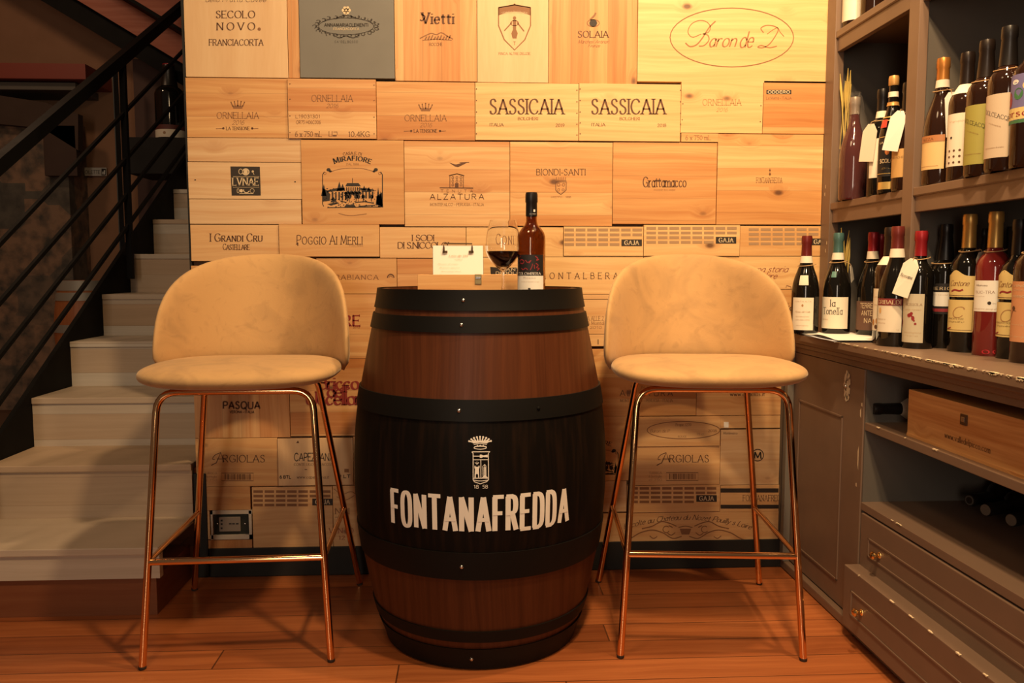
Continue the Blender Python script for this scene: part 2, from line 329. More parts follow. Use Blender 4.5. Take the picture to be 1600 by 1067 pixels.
# ------------------------------------------------------------------ lettering: stroke alphabet drawn with a broad pen
GL = {
'A': (.78, '0,0 .39,1|.39,1 .78,0|.13,.34 .65,.34'), 'B': (.6, '0,0 0,1|~0,1 .3,1 .5,.9 .5,.63 .3,.53 0,.53|~0,.53 .33,.53 .58,.42 .58,.12 .33,0 0,0'),
'C': (.74, '~.72,.78 .6,.95 .38,1 .13,.87 0,.5 .13,.13 .38,0 .6,.05 .74,.22'), 'D': (.72, '0,0 0,1|~0,1 .32,1 .6,.84 .7,.5 .6,.16 .32,0 0,0'),
'E': (.55, '0,0 0,1|0,1 .5,1|0,.52 .4,.52|0,0 .54,0'), 'F': (.52, '0,0 0,1|0,1 .5,1|0,.52 .4,.52'),
'G': (.78, '~.74,.8 .6,.95 .38,1 .13,.87 0,.5 .13,.13 .38,0 .6,.04 .74,.16|.74,.1 .74,.44 .5,.44'), 'H': (.72, '0,0 0,1|.7,0 .7,1|0,.52 .7,.52'),
'I': (.06, '.03,0 .03,1'), 'J': (.4, '~.36,1 .36,.25 .28,.05 .12,0 0,.1'), 'K': (.66, '0,0 0,1|.6,1 0,.42|.2,.6 .66,0'), 'L': (.54, '0,1 0,0|0,0 .52,0'),
'M': (.9, '.04,0 .1,1|.1,1 .45,.08|.45,.08 .8,1|.8,1 .86,0'), 'N': (.74, '.02,0 .02,1|.02,1 .7,0|.7,0 .7,1'),
'O': (.84, '~.42,1 .14,.88 0,.5 .14,.12 .42,0 .7,.12 .84,.5 .7,.88 .42,1'), 'P': (.58, '0,0 0,1|~0,1 .32,1 .56,.9 .56,.58 .32,.47 0,.47'),
'Q': (.84, '~.42,1 .14,.88 0,.5 .14,.12 .42,0 .7,.12 .84,.5 .7,.88 .42,1|.48,.2 .86,-.16'), 'R': (.64, '0,0 0,1|~0,1 .32,1 .54,.9 .54,.6 .32,.5 0,.5|.28,.5 .64,0'),
'S': (.54, '~.48,.82 .38,.97 .22,1 .06,.9 .06,.68 .26,.53 .46,.4 .5,.18 .36,.02 .2,0 .06,.06 .01,.22'), 'T': (.66, '.33,0 .33,1|0,1 .66,1'),
'U': (.7, '~0,1 0,.3 .1,.06 .34,0 .58,.06 .68,.3 .68,1'), 'V': (.74, '0,1 .37,0|.37,0 .74,1'), 'W': (1.02, '0,1 .27,0|.27,0 .51,1|.51,1 .76,0|.76,0 1.02,1'),
'X': (.7, '0,1 .7,0|.68,1 .02,0'), 'Y': (.68, '0,1 .34,.46|.68,1 .34,.46|.34,.46 .34,0'), 'Z': (.62, '.02,1 .6,1|.6,1 0,0|0,0 .62,0'),
'a': (.46, '~.44,.46 .3,.62 .13,.57 0,.3 .12,.03 .28,.01 .44,.18|.44,.62 .44,0'), 'b': (.5, '0,1 0,0|~0,.44 .18,.62 .38,.57 .5,.31 .38,.04 .18,0 0,.16'),
'c': (.46, '~.44,.5 .28,.62 .1,.54 0,.31 .1,.06 .28,0 .46,.12'), 'd': (.5, '.5,1 .5,0|~.5,.44 .32,.62 .12,.57 0,.31 .12,.04 .32,0 .5,.16'),
'e': (.48, '0,.34 .46,.34|~.46,.34 .42,.54 .26,.62 .08,.54 0,.31 .1,.06 .28,0 .47,.12'), 'f': (.34, '~.38,.92 .28,1 .17,.9 .14,.7 .14,0|0,.62 .32,.62'),
'g': (.5, '~.5,.44 .32,.62 .12,.57 0,.31 .12,.04 .32,0 .5,.16|~.5,.62 .5,0 .44,-.22 .25,-.3 .04,-.22'), 'h': (.47, '0,1 0,0|~0,.4 .14,.58 .3,.62 .43,.5 .45,.3 .45,0'),
'i': (.06, '.03,.62 .03,0|.03,.84 .03,.92'), 'j': (.2, '~.16,.62 .16,0 .1,-.24 -.06,-.28|.16,.84 .16,.92'), 'k': (.46, '0,1 0,0|.42,.62 0,.24|.14,.36 .46,0'), 'l': (.06, '.03,1 .03,0'),
'm': (.8, '0,.62 0,0|~0,.42 .12,.58 .25,.62 .36,.52 .38,.3 .38,0|~.38,.42 .5,.58 .62,.62 .74,.52 .76,.3 .76,0'), 'n': (.47, '0,.62 0,0|~0,.42 .14,.58 .3,.62 .43,.5 .45,.3 .45,0'),
'o': (.52, '~.26,.62 .08,.54 0,.31 .08,.08 .26,0 .44,.08 .52,.31 .44,.54 .26,.62'), 'p': (.5, '0,.62 0,-.3|~0,.44 .18,.62 .38,.57 .5,.31 .38,.04 .18,0 0,.16'),
'q': (.5, '.5,.62 .5,-.3|~.5,.44 .32,.62 .12,.57 0,.31 .12,.04 .32,0 .5,.16'), 'r': (.32, '0,.62 0,0|~0,.38 .1,.56 .22,.62 .33,.57'),
's': (.38, '~.34,.52 .24,.61 .1,.6 .04,.48 .14,.36 .3,.26 .34,.12 .22,.01 .1,.01 .01,.1'), 't': (.32, '~.13,.85 .13,.18 .19,.02 .33,.05|0,.62 .3,.62'),
'u': (.47, '~0,.62 0,.2 .08,.03 .22,.0 .36,.08 .45,.24|.45,.62 .45,0'), 'v': (.48, '0,.62 .24,0|.24,0 .48,.62'), 'w': (.7, '0,.62 .18,0|.18,0 .35,.6|.35,.6 .52,0|.52,0 .7,.62'),
'x': (.46, '0,.62 .46,0|.44,.62 .02,0'), 'y': (.48, '0,.62 .25,0|~.48,.62 .25,0 .14,-.25 -.02,-.28'), 'z': (.44, '.02,.62 .42,.62|.42,.62 0,0|0,0 .44,0'),
'0': (.56, '~.28,1 .08,.85 0,.5 .08,.15 .28,0 .48,.15 .56,.5 .48,.85 .28,1'), '1': (.3, '.2,0 .2,1|.2,1 .02,.84'), '2': (.52, '~.02,.76 .12,.95 .3,1 .46,.88 .46,.66 .28,.36 0,0|0,0 .52,0'),
'3': (.5, '~.03,.88 .2,1 .42,.92 .44,.68 .3,.54 .18,.53|~.18,.53 .38,.5 .5,.3 .4,.06 .2,0 .0,.12'), '4': (.56, '.42,0 .42,1|.42,1 0,.3|0,.3 .56,.3'),
'5': (.5, '.46,1 .08,1|.08,1 .05,.56|~.05,.56 .24,.64 .44,.54 .48,.3 .38,.05 .18,0 .0,.1'), '6': (.54, '~.46,.94 .26,.96 .08,.72 .0,.35 .1,.05 .28,0 .46,.08 .52,.3 .42,.54 .26,.58 .06,.42'),
'7': (.5, '0,1 .5,1|.5,1 .16,0'), '8': (.52, '~.26,1 .06,.9 .06,.64 .26,.53 .46,.64 .46,.9 .26,1|~.26,.53 .02,.42 .02,.1 .26,0 .5,.1 .5,.42 .26,.53'),
'9': (.54, '~.08,.06 .28,.04 .46,.28 .54,.65 .44,.95 .26,1 .08,.92 .02,.7 .12,.46 .28,.42 .48,.58'),
'.': (.08, '.04,0 .04,.07'), ',': (.08, '.05,.08 .0,-.14'), '-': (.3, '.02,.36 .28,.36'), "'": (.06, '.03,1 .03,.78'), '/': (.4, '0,-.1 .4,1.05'), '*': (.2, '.0,.3 .2,.3|.1,.18 .1,.42'), ':': (.08, '.04,.1 .04,.17|.04,.5 .04,.57'),
}
GL['O_'] = (.74, '~.37,1 .17,.96 .06,.8 .04,.5 .06,.2 .17,.04 .37,0 .57,.04 .68,.2 .7,.5 .68,.8 .57,.96 .37,1')
GL['D_'] = (.64, '0,0 0,1|0,1 .22,1|~.22,1 .44,.95 .56,.82 .59,.5 .56,.18 .44,.05 .22,0|.22,0 0,0')
GL['R_'] = (.62, '0,0 0,1|0,1 .24,1|~.24,1 .48,.94 .55,.75 .48,.56 .24,.5|.24,.5 0,.5|.3,.5 .6,0')
def crom(P, k=5):
    P = [np.array(p, float) for p in P]
    if len(P) < 3: return P
    closed = np.allclose(P[0], P[-1]); out = []
    for i in range(len(P) - 1):
        p1, p2 = P[i], P[i + 1]
        p0 = P[i - 1] if i else (P[-2] if closed else p1 * 2 - p2)
        p3 = P[i + 2] if i + 2 < len(P) else (P[1] if closed else p2 * 2 - p1)
        for t in np.arange(k) / k:
            out.append(.5 * (2 * p1 + (p2 - p0) * t + (2 * p0 - 5 * p1 + 4 * p2 - p3) * t * t + (3 * p1 - p0 - 3 * p2 + p3) * t ** 3))
    out.append(P[-1]); return out
def parse(sx):
    res = []
    for q in sx.split('|'):
        sm = q[0] == '~'
        pts = [tuple(float(c) for c in a.split(',')) for a in q.lstrip('~').split()]
        res.append((sm, pts))
    return res
def ribbon(mb, pts, width, mp, closed=False):
    """flat band along 2-D points; width(dir)->full width; mp maps 2-D to 3-D"""
    P = [np.array(p, float) for p in pts]; n = len(P)
    if n < 2: return
    L = []; Rr = []
    for i in range(n):
        a = P[i - 1] if i else (P[-2] if closed else P[0]); b = P[i + 1] if i + 1 < n else (P[1] if closed else P[-1])
        d = b - a; l = math.hypot(*d)
        d = d / l if l > 1e-9 else np.array([1.0, 0])
        h = width(d) / 2; nn = np.array([-d[1], d[0]]) * h
        L.append(P[i] + nn); Rr.append(P[i] - nn)
    vs = [mp(*p) for p in L] + [mp(*p) for p in Rr]
    mb.add(vs, [(i, i + 1, n + i + 1, n + i) for i in range(n - 1)])
def poly(mb, pts, mp):
    mb.add([mp(*p) for p in pts], [tuple(range(len(pts)))])
ST = {'serif': dict(tk=.165, tn=.055, serif=.13, sp=.20), 'light': dict(tk=.115, tn=.055, serif=.09, sp=.22), 'sans': dict(tk=.12, tn=.12, serif=0, sp=.22), 'bold': dict(tk=.24, tn=.20, serif=0, sp=.26),
      'fat': dict(tk=.22, tn=.07, serif=.13, sp=.26), 'cond': dict(tk=.150, tn=.105, serif=0, sp=.42), 'script': dict(tk=.12, tn=.05, serif=0, sp=.13, slant=.38), 'ital': dict(tk=.10, tn=.05, serif=.0, sp=.17, slant=.22)}
def text(mb, s, cx, base, width, h, mp, style='serif', track=None, arc=0.0, caps=1.0, left=False):
    """lettering centred on cx with its baseline at base, h = capital height; mp(x, y-up)"""
    S = ST[style]; sp = track if track is not None else S['sp']; sl = S.get('slant', 0)
    x = 0.0; items = []
    words = s.split(' ')
    first = True
    for wi, wd in enumerate(words):
        for ci, ch in enumerate(wd):
            k = 1.0
            if caps < 1 and ci > 0 and ch.isupper(): k = caps
            if ch == 'â': ch = 'a'
            if style == 'cond' and ch in 'ODR': ch += '_'
            if ch not in GL: x += .3; continue
            wq, st = GL[ch]; items.append((x, k, st)); x += wq * k + sp
        x += .38 if wi < len(words) - 1 else 0
    tot = max(x - sp, .05)
    sx = (width / tot) if width else h
    tkx = S['tk'] * min(1.0, max(.6, sx / h)) if style != 'cond' else S['tk']
    def M(u, v):
        X = (u + sl * v - (0 if left else tot / 2)) * sx; Y = v * h
        if arc:
            a = X / arc; X, Y = (arc + Y) * math.sin(a), (arc + Y) * math.cos(a) - arc
        return mp(cx + X, base + Y)
    hx = h / sx
    for x0, k, st in items:
        strokes = parse(st); ends = {}
        for sm, pts in strokes:
            for e in (pts[0], pts[-1]): ends[e] = ends.get(e, 0) + 1
        for sm, pts in strokes:
            q = crom(pts) if sm else [np.array(p) for p in pts]
            # work in a space with equal x/y scale, then squeeze x
            def wd(d): return S['tn'] + (tkx - S['tn']) * abs(d[1] * .97 - d[0] * .22)
            q2 = [np.array([p[0] * k / hx, p[1] * k]) for p in q]
            clo = len(pts) > 3 and pts[0] == pts[-1]
            if not sm and len(q2) > 1:
                d0 = q2[1] - q2[0]; d0 = d0 / max(np.hypot(*d0), 1e-6); e = S['tn'] * .5 if abs(d0[1]) < .3 else 0
                q2[0] = q2[0] - d0 * e; q2[-1] = q2[-1] + d0 * e
            ribbon(mb, q2, wd, lambda a, b: M(x0 + a * hx, b), clo)
            if S['serif'] and not clo:
                for e, nx in ((q2[0], q2[1]), (q2[-1], q2[-2])):
                    raw = pts[0] if e is q2[0] else pts[-1]
                    d = e - nx; d = d / max(np.hypot(*d), 1e-6)
                    if abs(d[1]) > .6 and ends.get(raw, 0) == 1 and min(abs(raw[1]), abs(raw[1] - 1), abs(raw[1] - .62)) < .03:
                        r_ = S['serif'] * k + .02
                        ribbon(mb, [e + (-r_, 0), e + (r_, 0)], lambda d: S['tn'] * 1.05, lambda a, b: M(x0 + a * hx, b))
                    elif abs(d[0]) > .85 and not sm:
                        r_ = S['serif'] * .8 * k
                        ribbon(mb, [e + (0, -r_), e + (0, r_)], lambda d: S['tn'] * 1.1, lambda a, b: M(x0 + a * hx, b))
def ell(cx, cy, rx, ry, n=48, a0=0, a1=2 * PI):
    return [(cx + rx * math.cos(a0 + (a1 - a0) * i / n), cy + ry * math.sin(a0 + (a1 - a0) * i / n)) for i in range(n + 1)]
def line(mb, pts, wd, mp, smooth=False, closed=False):
    ribbon(mb, crom(pts) if smooth else pts, lambda d: wd, mp, closed)
def rect(mb, x0, y0, x1, y1, mp): poly(mb, [(x0, y0), (x1, y0), (x1, y1), (x0, y1)], mp)

# ------------------------------------------------------------------ setting
YW = 2.65                                            # front of the crate panels
XL = -0.885                                          # free end of the panelled wall
struct('floor', MB().box((-3.6, -1.5, -.05), (2.0, 6.0, 0)), FLOOR)
struct('wall_back', MB().box((XL + .004, YW + .022, 0), (1.62, YW + .16, 3.0)), UNDERWALL)
struct('wall_right', MB().box((1.62, -1.5, 0), (1.75, 2.81, 3.0)), BROWNWALL)
struct('wall_stairwell', MB().box((-3.6, 5.3, 0), (1.0, 5.45, 3.6)), BROWNWALL)
struct('wall_left', MB().box((-3.6, 2.4, 0), (-3.5, 5.3, 3.6)), BROWNWALL)
struct('baseboard_back', MB().box((XL + .03, YW - .004, 0), (1.055, YW + .022, .096), .003), CHARCOAL)
struct('trim_1', MB().box((XL - .012, YW - .006, 0), (XL + .028, YW + .10, .345), .004).box((XL - .003, YW + .004, 0), (XL + .004, YW + .16, 3.0)), CHARCOAL)

# ------------------------------------------------------------------ crate panels on the wall (picture corners laid on the wall plane)
PANEL_GROUP = 'wine crate panels cladding the wall'
PANELS = {}
def panel(key, x0, y0, x1, y1, m, col, label, th=.0, noz=None):
    a = on(x0, y0, 1, YW); b = on(x1, y1, 1, YW); c = on(x0, y1, 1, YW); d = on(x1, y0, 1, YW)
    X0 = (a[0] + c[0]) / 2; X1 = (b[0] + d[0]) / 2; Z1 = (a[2] + d[2]) / 2; Z0 = (b[2] + c[2]) / 2
    g = .0003
    yf = YW - th
    mb = MB().box((X0 + g, yf, Z0 + g), (X1 - g, YW + .022, Z1 - g), .0007)
    o = mb.obj('crate_panel', m, None, ((X0 + X1) / 2, yf, (Z0 + Z1) / 2), col)
    tag(o, label, 'wall panel', PANEL_GROUP)
    PANELS[key] = (o, yf); return o
PN = (0.71, 0.46, 0.215); PO = (0.66, 0.395, 0.160); PP = (0.67, 0.47, 0.260); PL = (0.74, 0.495, 0.225); PD = (0.60, 0.335, 0.125)
panel('secolo', 288, -30, 449, 121, PLY, PP, 'pale veneer panel with a three line inscription, top left corner of the wall')
panel('strip', 449.5, -30, 467.5, 122, PINE_V, PN, 'narrow bare upright pine strip left of the grey painted panel')
panel('grey', 468, -30, 616, 122.5, painted('grey_painted_board', (0.160, 0.152, 0.135), .6), (1, 1, 1), 'grey painted panel with ornate dark oval cartouche and white flower', .004)
panel('vietti', 616.5, -30, 745, 127, PINE_V, PN, 'upright grained panel with blackletter name and landscape stamp, right of the grey panel')
panel('shield', 745.5, -30, 857, 129, PLY, PP, 'pale veneer panel with a large pointed shield emblem holding a figure')
panel('solaia', 857.5, -30, 996, 131, PINE_V, (0.66, 0.40, 0.16), 'upright grained panel with a dark round crest above a short name, left of the oval')
panel('baron', 996.5, -30, 1294, 129, PINE_HC, PL, 'large pine panel with an oval ring around flowing script, top right')
panel('or1', 291, 122, 450, 215, PINE_H, PO, 'striped panel with small crown and four printed lines, leftmost of its row')
panel('or2', 450.5, 124, 588, 217, PINE_H, PN, 'striped panel with lot number and weight markings printed along the bottom', .006)
panel('or3', 588.5, 128, 742, 219, PINE_H, PO, 'striped panel with small crown, left of the tall capitals with dark knot')
panel('sas1', 742.5, 130, 904, 219.5, PINE_HC, PL, 'pine panel with tall capitals crossing a dark knot, nail holes down its sides', .002)
panel('sas2', 904.5, 131.5, 1063, 221, PINE_HC, PL, 'pine panel with tall clean capitals, second of the matching pair in its row', .004)
panel('or4', 1064, 128, 1192, 208, PINE_HC, PL, 'pale panel with very faded name above a knotless band, under the oval panel')
panel('six', 1064, 208.5, 1122, 222, PINE_HC, PO, 'small orange offcut printed with a bottle count below the faded panel', .003)
panel('oddero', 1192.5, 126.5, 1291, 209, PINE_H, PO, 'panel with a small dark name bar in its upper left corner, right end of row')
panel('lun0', 293, 215.5, 471, 253, PINE_HC, PP, 'plain pale plank above the black square emblem')
panel('lun1', 294, 253.5, 471, 311, PINE_HC, PP, 'pale plank carrying the black square emblem')
panel('lun2', 296, 311.5, 471, 350, PINE_HC, PP, 'plain pale plank below the black square emblem')
panel('mira', 471.5, 219, 631.5, 350.5, PINE_HC, PD, 'honey coloured panel with an engraved villa in a rounded frame', .003)
panel('alz', 632, 221, 796.5, 354, PINE_H, PN, 'panel with a flying bird above a small house emblem and spaced capitals', .003)
panel('bio', 797, 222, 957, 353, PINE_H, PL, 'panel with a hyphenated name above a small crowned shield, behind the bottle neck')
panel('grat', 957.5, 222.5, 1119.5, 350, PINE_H, PO, 'knotty panel with a condensed lowercase name above the right stool')
panel('font', 1120, 210, 1284, 351, PINE_H, PL, 'large pale panel with tiny faded name near a knot, beside the shelf unit', .004)
panel('cru', 298, 351, 436, 408, PINE_HC, PN, 'panel with two line small capitals name above left stool, leftmost')
panel('merli', 436.5, 350.5, 593, 401, PINE_HC, PO, 'panel with one line of condensed capitals above the left stool', .005)
panel('sodi', 593.5, 355, 728, 403, PINE_HC, PN, 'panel with two line condensed capitals left of the wine glass')
panel('coni', 728.5, 355, 880, 402, PINE_HC, PL, 'panel seen through the wine glass with a four letter name')
panel('gaj1', 880.5, 354, 1005, 400, PINE_HC, PL, 'panel with grid of grey dashes and dark name bar, right of bottle', .003)
panel('gaj2', 1005.5, 351.5, 1155.5, 400, PINE_HC, PL, 'panel with grid of grey dashes and dark name bar, directly above right stool', .004)
panel('gaj3', 1156, 353, 1282, 400, PINE_HC, PO, 'panel with grid of grey dashes running behind the shelf edge', .001)
panel('l4', 299, 415, 494, 459, PINE_HC, PD, 'orange plank mostly hidden behind the left stool top')
panel('bianca', 494.5, 403.5, 620, 459, PINE_HC, PD, 'orange panel with faded capitals and small horseshoe mark, right of left stool')
panel('l4b', 620.5, 404, 728, 470, PINE_H, PN, 'plain striped panel behind the pine box and barrel rim')
panel('cant', 728.5, 402.5, 834, 470, PINE_HC, PL, 'panel with a ragged dark name bar behind the wine glass stem')
panel('mont', 834.5, 400.5, 1005, 460, PINE_HC, PL, 'panel with widely spaced thin capitals right of the bottle')
panel('thin', 880.5, 460.5, 1005, 467.5, PINE_HC, PN, 'thin slat under the widely spaced capitals')
panel('stor', 1005.5, 400.5, 1282, 452, PINE_HC, PL, 'panel with two lines of red script right of the right stool')
panel('l5a', 300, 459.5, 452, 560, PINE_HC, PN, 'plank hidden behind the left stool back')
panel('l5b', 452.5, 459.5, 600, 560, PINE_H, PN, 'panel with one large red capital between left stool and barrel')
panel('mid1', 600.5, 470.5, 740, 857, PINE_H, PN, 'large plain panel behind the left half of the barrel')
panel('mid2', 740.5, 470.5, 880, 857, PINE_HC, PP, 'large plain panel behind the right half of the barrel')
panel('mid3', 880.5, 541.5, 904.5, 857, PINE_V, PO, 'narrow upright slip hidden behind the right edge of the barrel')
panel('mid4', 1005.5, 452.5, 1199.5, 545, PINE_H, PO, 'plain panel hidden behind the right stool back')
panel('alle', 880.5, 468, 1005, 522, PINE_HC, PN, 'panel with three faded lines between the barrel and right stool')
panel('alleb', 880.5, 522.5, 1005, 541, PINE_HC, PN, 'low plank with one short black stroke beside the right stool')
panel('mira3', 1200, 452.5, 1281, 545, PINE_HC, PD, 'orange panel with small arched name behind the leftmost counter bottle')
panel('pasq', 303, 560.5, 452, 684, PINE_V, PN, 'upright striped panel with bold capitals under the left stool')
panel('bricco', 452.5, 560.5, 600, 681, PINE_H, PO, 'panel with three tight lines of red lettering behind left stool leg')
panel('arg1', 306, 684.5, 434, 760, PINE_HC, PO, 'panel with swash capital name and barcode under the left stool')
panel('cap', 434.5, 684.5, 552, 758, PLY, PP, 'pale panel with wide capitals and a web address under the left stool', .003)
panel('l6', 552.5, 681.5, 600, 758, PINE_HC, PN, 'narrow plank beside the barrel under left stool')
panel('plank', 308, 760.5, 391, 797, PINE_H, PO, 'short plain plank above the wall socket')
panel('sock1', 308.5, 797.5, 328, 843, PINE_HC, PN, 'thin upright slip left of the wall socket')
panel('sock2', 314, 843.5, 394, 857, PINE_V, PO, 'small upright grained slip below the wall socket')
panel('gaj4', 394.5, 760.5, 520, 857, PINE_HC, PN, 'large panel with dash grid and name bar right of the wall socket')
panel('l7', 520.5, 758.5, 600, 857, PINE_HC, PN, 'panel with faint scroll flourish low beside the barrel')
panel('alz2', 905, 545, 1088.5, 650, PINE_H, PO, 'panel with spaced capitals under the right stool seat')
panel('argit', 1089, 545.5, 1221, 649, PINE_H, PN, 'panel with a web address under the right stool seat')
panel('mira2', 905, 650.5, 985, 751, PINE_HC, PO, 'panel with part of an engraved villa beside the barrel under right stool')
panel('oval2', 985.5, 650.5, 1125, 697, PINE_HC, PN, 'panel with a flat oval ring under the right stool', .003)
panel('stick', 1125.5, 649.5, 1219, 669, PINE_HC, PN, 'low plank with small white sticker under the right stool')
panel('emm', 1125.5, 671, 1218, 757.5, PINE_HC, PP, 'pale panel with a circled capital letter beside the cabinet')
panel('arg2', 985.5, 697.5, 1125, 757.5, PINE_HC, PN, 'panel with swash capital name and barcode under the right stool')
panel('r7', 905, 751.5, 979, 800, PINE_HC, PP, 'plain pale plank beside the barrel low under right stool')
panel('gaj5', 979.5, 758, 1125, 800, PINE_HC, PN, 'panel with dash grid and name bar under the right stool', .001)
panel('font2', 1125.5, 758, 1217, 800, PINE_HC, PN, 'panel with name between two dark stripes beside the cabinet')
panel('chat', 905, 800.5, 1216, 853, PINE_HC, PN, 'long bottom panel with arched script over scrollwork')

class Print:
    """ink printed on a panel; picture coordinates laid on that panel's face"""
    def __init__(s, key): s.o, s.y = PANELS[key]; s.mb = {}
    def mp(s, x, y): return tuple(on(x, -y, 1, s.y - .0005))
    def g(s, m, part): return s.mb.setdefault((part, m.name), (MB(), m))[0]
    def t(s, st, cx, base, wd, h, style='serif', m=INK, part='printed_lettering', **k):
        s.k = getattr(s, 'k', 0) + 1; text(s.mb.setdefault((part, m.name, s.k), (MB(), m))[0], st, cx, -base, wd, h, s.mp, style, **k); return s
    def l(s, pts, wd, m=INK, part='printed_emblem', smooth=False, closed=False):
        line(s.g(m, part), [(x, -y) for x, y in pts], wd, s.mp, smooth, closed); return s
    def e(s, cx, cy, rx, ry, wd, m=INK, part='printed_emblem', a0=0, a1=2 * PI):
        line(s.g(m, part), [(x, -y) for x, y in ell(cx, cy, rx, ry, 40, a0, a1)], wd, s.mp, False, a1 - a0 > 6.2); return s
    def disc(s, cx, cy, rx, ry=None, m=INK, part='printed_emblem'):
        poly(s.g(m, part), [(x, -y) for x, y in ell(cx, cy, rx, ry or rx, 16)[:-1]], s.mp); return s
    def p(s, pts, m=INK, part='printed_emblem'):
        poly(s.g(m, part), [(x, -y) for x, y in pts], s.mp); return s
    def r(s, x0, y0, x1, y1, m=INK, part='printed_emblem'): return s.p([(x0, y0), (x1, y0), (x1, y1), (x0, y1)], m, part)
    def lift(s, d=.0004): s.y -= d; return s
    def done(s):
        for key_, (mb, m) in s.mb.items():
            if mb.v:
                loc = np.array(s.o.location)
                mb.v = [tuple(np.array(v) - loc) for v in mb.v]
                mb.obj(key_[0], m, s.o)
def crown(P, cx, cy, w_, h, m=INK):
    for i in range(5):
        u = -1 + i * .5; P.l([(cx + u * w_ * .36, cy + h * .25), (cx + u * w_ * .5, cy - h * .5 + abs(u) * h * .18)], w_ * .07, m)
        P.disc(cx + u * w_ * .5, cy - h * .5 + abs(u) * h * .18, w_ * .045, None, m)
    P.p([(cx - w_ * .4, cy + h * .05), (cx - w_ * .2, cy + h * .2), (cx, cy + h * .02), (cx + w_ * .2, cy + h * .2), (cx + w_ * .4, cy + h * .05), (cx + w_ * .33, cy + h * .5), (cx - w_ * .33, cy + h * .5)], m)
P = Print('secolo'); P.t('della Fratta Cuvee', 368, 3, 94, 7, 'ital', INK); P.t('SECOLO', 368, 28, 60, 11); P.t('NOVO', 368.5, 47, 59, 11.5, track=.5); P.disc(405, 45.5, 2.6, None, INKF)
P.t('FRANCIACORTA', 369, 71, 84, 9.5).done()
P = Print('grey')
for k in range(6): P.disc(541 + 4.5 * math.cos(k * PI / 3), 16 + 4 * math.sin(k * PI / 3), 2.7, None, CREAMINK)
P.disc(541, 16, 3, None, CREAMINK).l([(541, 20), (541, 25)], 1.6, CREAMINK)
DK = mat('dark_print_on_grey', (.035, .026, .02), .7)
for k in range(26):
    a = 2 * PI * k / 26; rr = 1 + .05 * (k % 2); x, y = 541 + 47 * math.cos(a) * rr, 41 + 15 * math.sin(a) * rr
    P.e(x, y, 3.4, 2.2, 1.0, DK, a0=a, a1=a + 4.6); P.disc(x + 2, y, 1.1, None, DK)
P.e(541, 41, 43, 13, .9, DK); P.l([(520, 54), (530, 59), (541, 56), (552, 59), (562, 54)], 1.4, DK, smooth=True); P.l([(526, 28), (541, 24), (556, 28)], 1.6, DK, smooth=True)
P.t('ANNAMARIACLEMENTI', 541, 41.5, 68, 5, 'bold', DK); P.t('FRANCIACORTA', 541, 47, 40, 3.8, 'sans', CREAMINK); P.t("CA' DEL BOSCO", 541, 67, 36, 3.4, 'sans', DK, track=.5).done()
P = Print('vietti'); P.t('Vietti', 684, 37, 49, 17, 'fat', INK); P.l([(658, 22), (664, 26), (660, 32), (656, 31)], 2, INK, smooth=True)
P.l([(656, 60), (666, 55), (674, 52), (682, 54), (690, 51), (700, 57), (708, 61)], 1.6, INKF, smooth=True)
for k in range(9): P.l([(664 + k * 4.6, 62), (667 + k * 4.6, 57 - k % 3)], 2.2, INKF)
P.l([(660, 63), (682, 61), (706, 63)], 1, INKF); P.t('ROCCHE', 681, 71.5, 20, 4.6, 'light', INK).done()
P = Print('shield')
sh = [(779, 12), (804, 7.5), (829, 12), (829, 40), (820, 62), (804, 78), (788, 62), (779, 40), (779, 12)]
P.l(sh, 1.8, INKF, closed=True); P.p([(779, 11), (804, 7), (829, 11), (829, 24), (816, 19), (804, 18), (792, 19), (779, 24)], INKF); P.disc(804, 7, 1.6, None, INKF)
P.p([(801.5, 31), (806.5, 31), (806.5, 46), (809, 52), (807, 60), (801, 60), (799, 52), (801.5, 46)], INKF); P.disc(804, 28, 2.6, None, INKF)
P.l([(800, 35), (788, 48)], 1.8, INKF).l([(808, 35), (819, 49)], 1.8, INKF).e(804, 36, 6, 4, 1.2, INKF).t('T', 804, 70, None, 5, 'serif', INKF)
P.t('FINCA ALTRE DELIZIE', 804, 85.5, 49, 3.6, 'light', INKF); Q = P.lift(); P.t('TENUTA DI COLLINA', 804, 20, 40, 3, 'light', CREAMINK, arc=90).done()
P = Print('solaia'); P.disc(927, 36, 6, 6, INKB).e(927, 36, 9.5, 5.5, 1.2, INKF); P.l([(922, 31), (928, 25), (931, 20)], 3, INKF, smooth=True)
P.t('SOLAIA', 927, 58.5, 47, 10); P.t('Marchesi Antinori', 927, 67.5, 48, 5, 'script', INKF); P.t('Firenze', 928, 73.5, 18, 4.6, 'script', INKF).done()
P = Print('baron'); P.e(1143.5, 58.5, 96.5, 46, 1.5, INKF)
BR = mat('script_ink', (.30, .12, .045), .7)
bl = lambda pts, wd=1.3: P.l(pts, wd, BR, 'printed_lettering', True)
bl([(1118, 33), (1108, 43), (1097, 60), (1088, 70), (1078, 72.5), (1071, 67)], 1.9); bl([(1096, 53), (1082, 58), (1075, 50), (1080, 38), (1092, 32), (1104, 34), (1110, 42), (1107, 50), (1098, 53)], 1.2)
bl([(1098, 53), (1106, 55), (1107.5, 63), (1100, 71), (1092, 72)], 1.6)
text(P.g(BR, 'printed_lettering'), 'aron', 1128, -73, 41, 21, P.mp, 'script', .16); text(P.g(BR, 'printed_lettering'), 'de', 1165, -74, 20, 25, P.mp, 'script')
bl([(1193, 51), (1189, 44), (1198, 39.5), (1210, 41), (1216, 46), (1211, 57), (1202, 69), (1192, 74.5), (1184, 73.5), (1190, 71), (1202, 74.5), (1214, 72)], 1.5); bl([(1199, 53), (1207, 47), (1215, 43.5), (1219, 50), (1225, 57)], 1)
P.done()
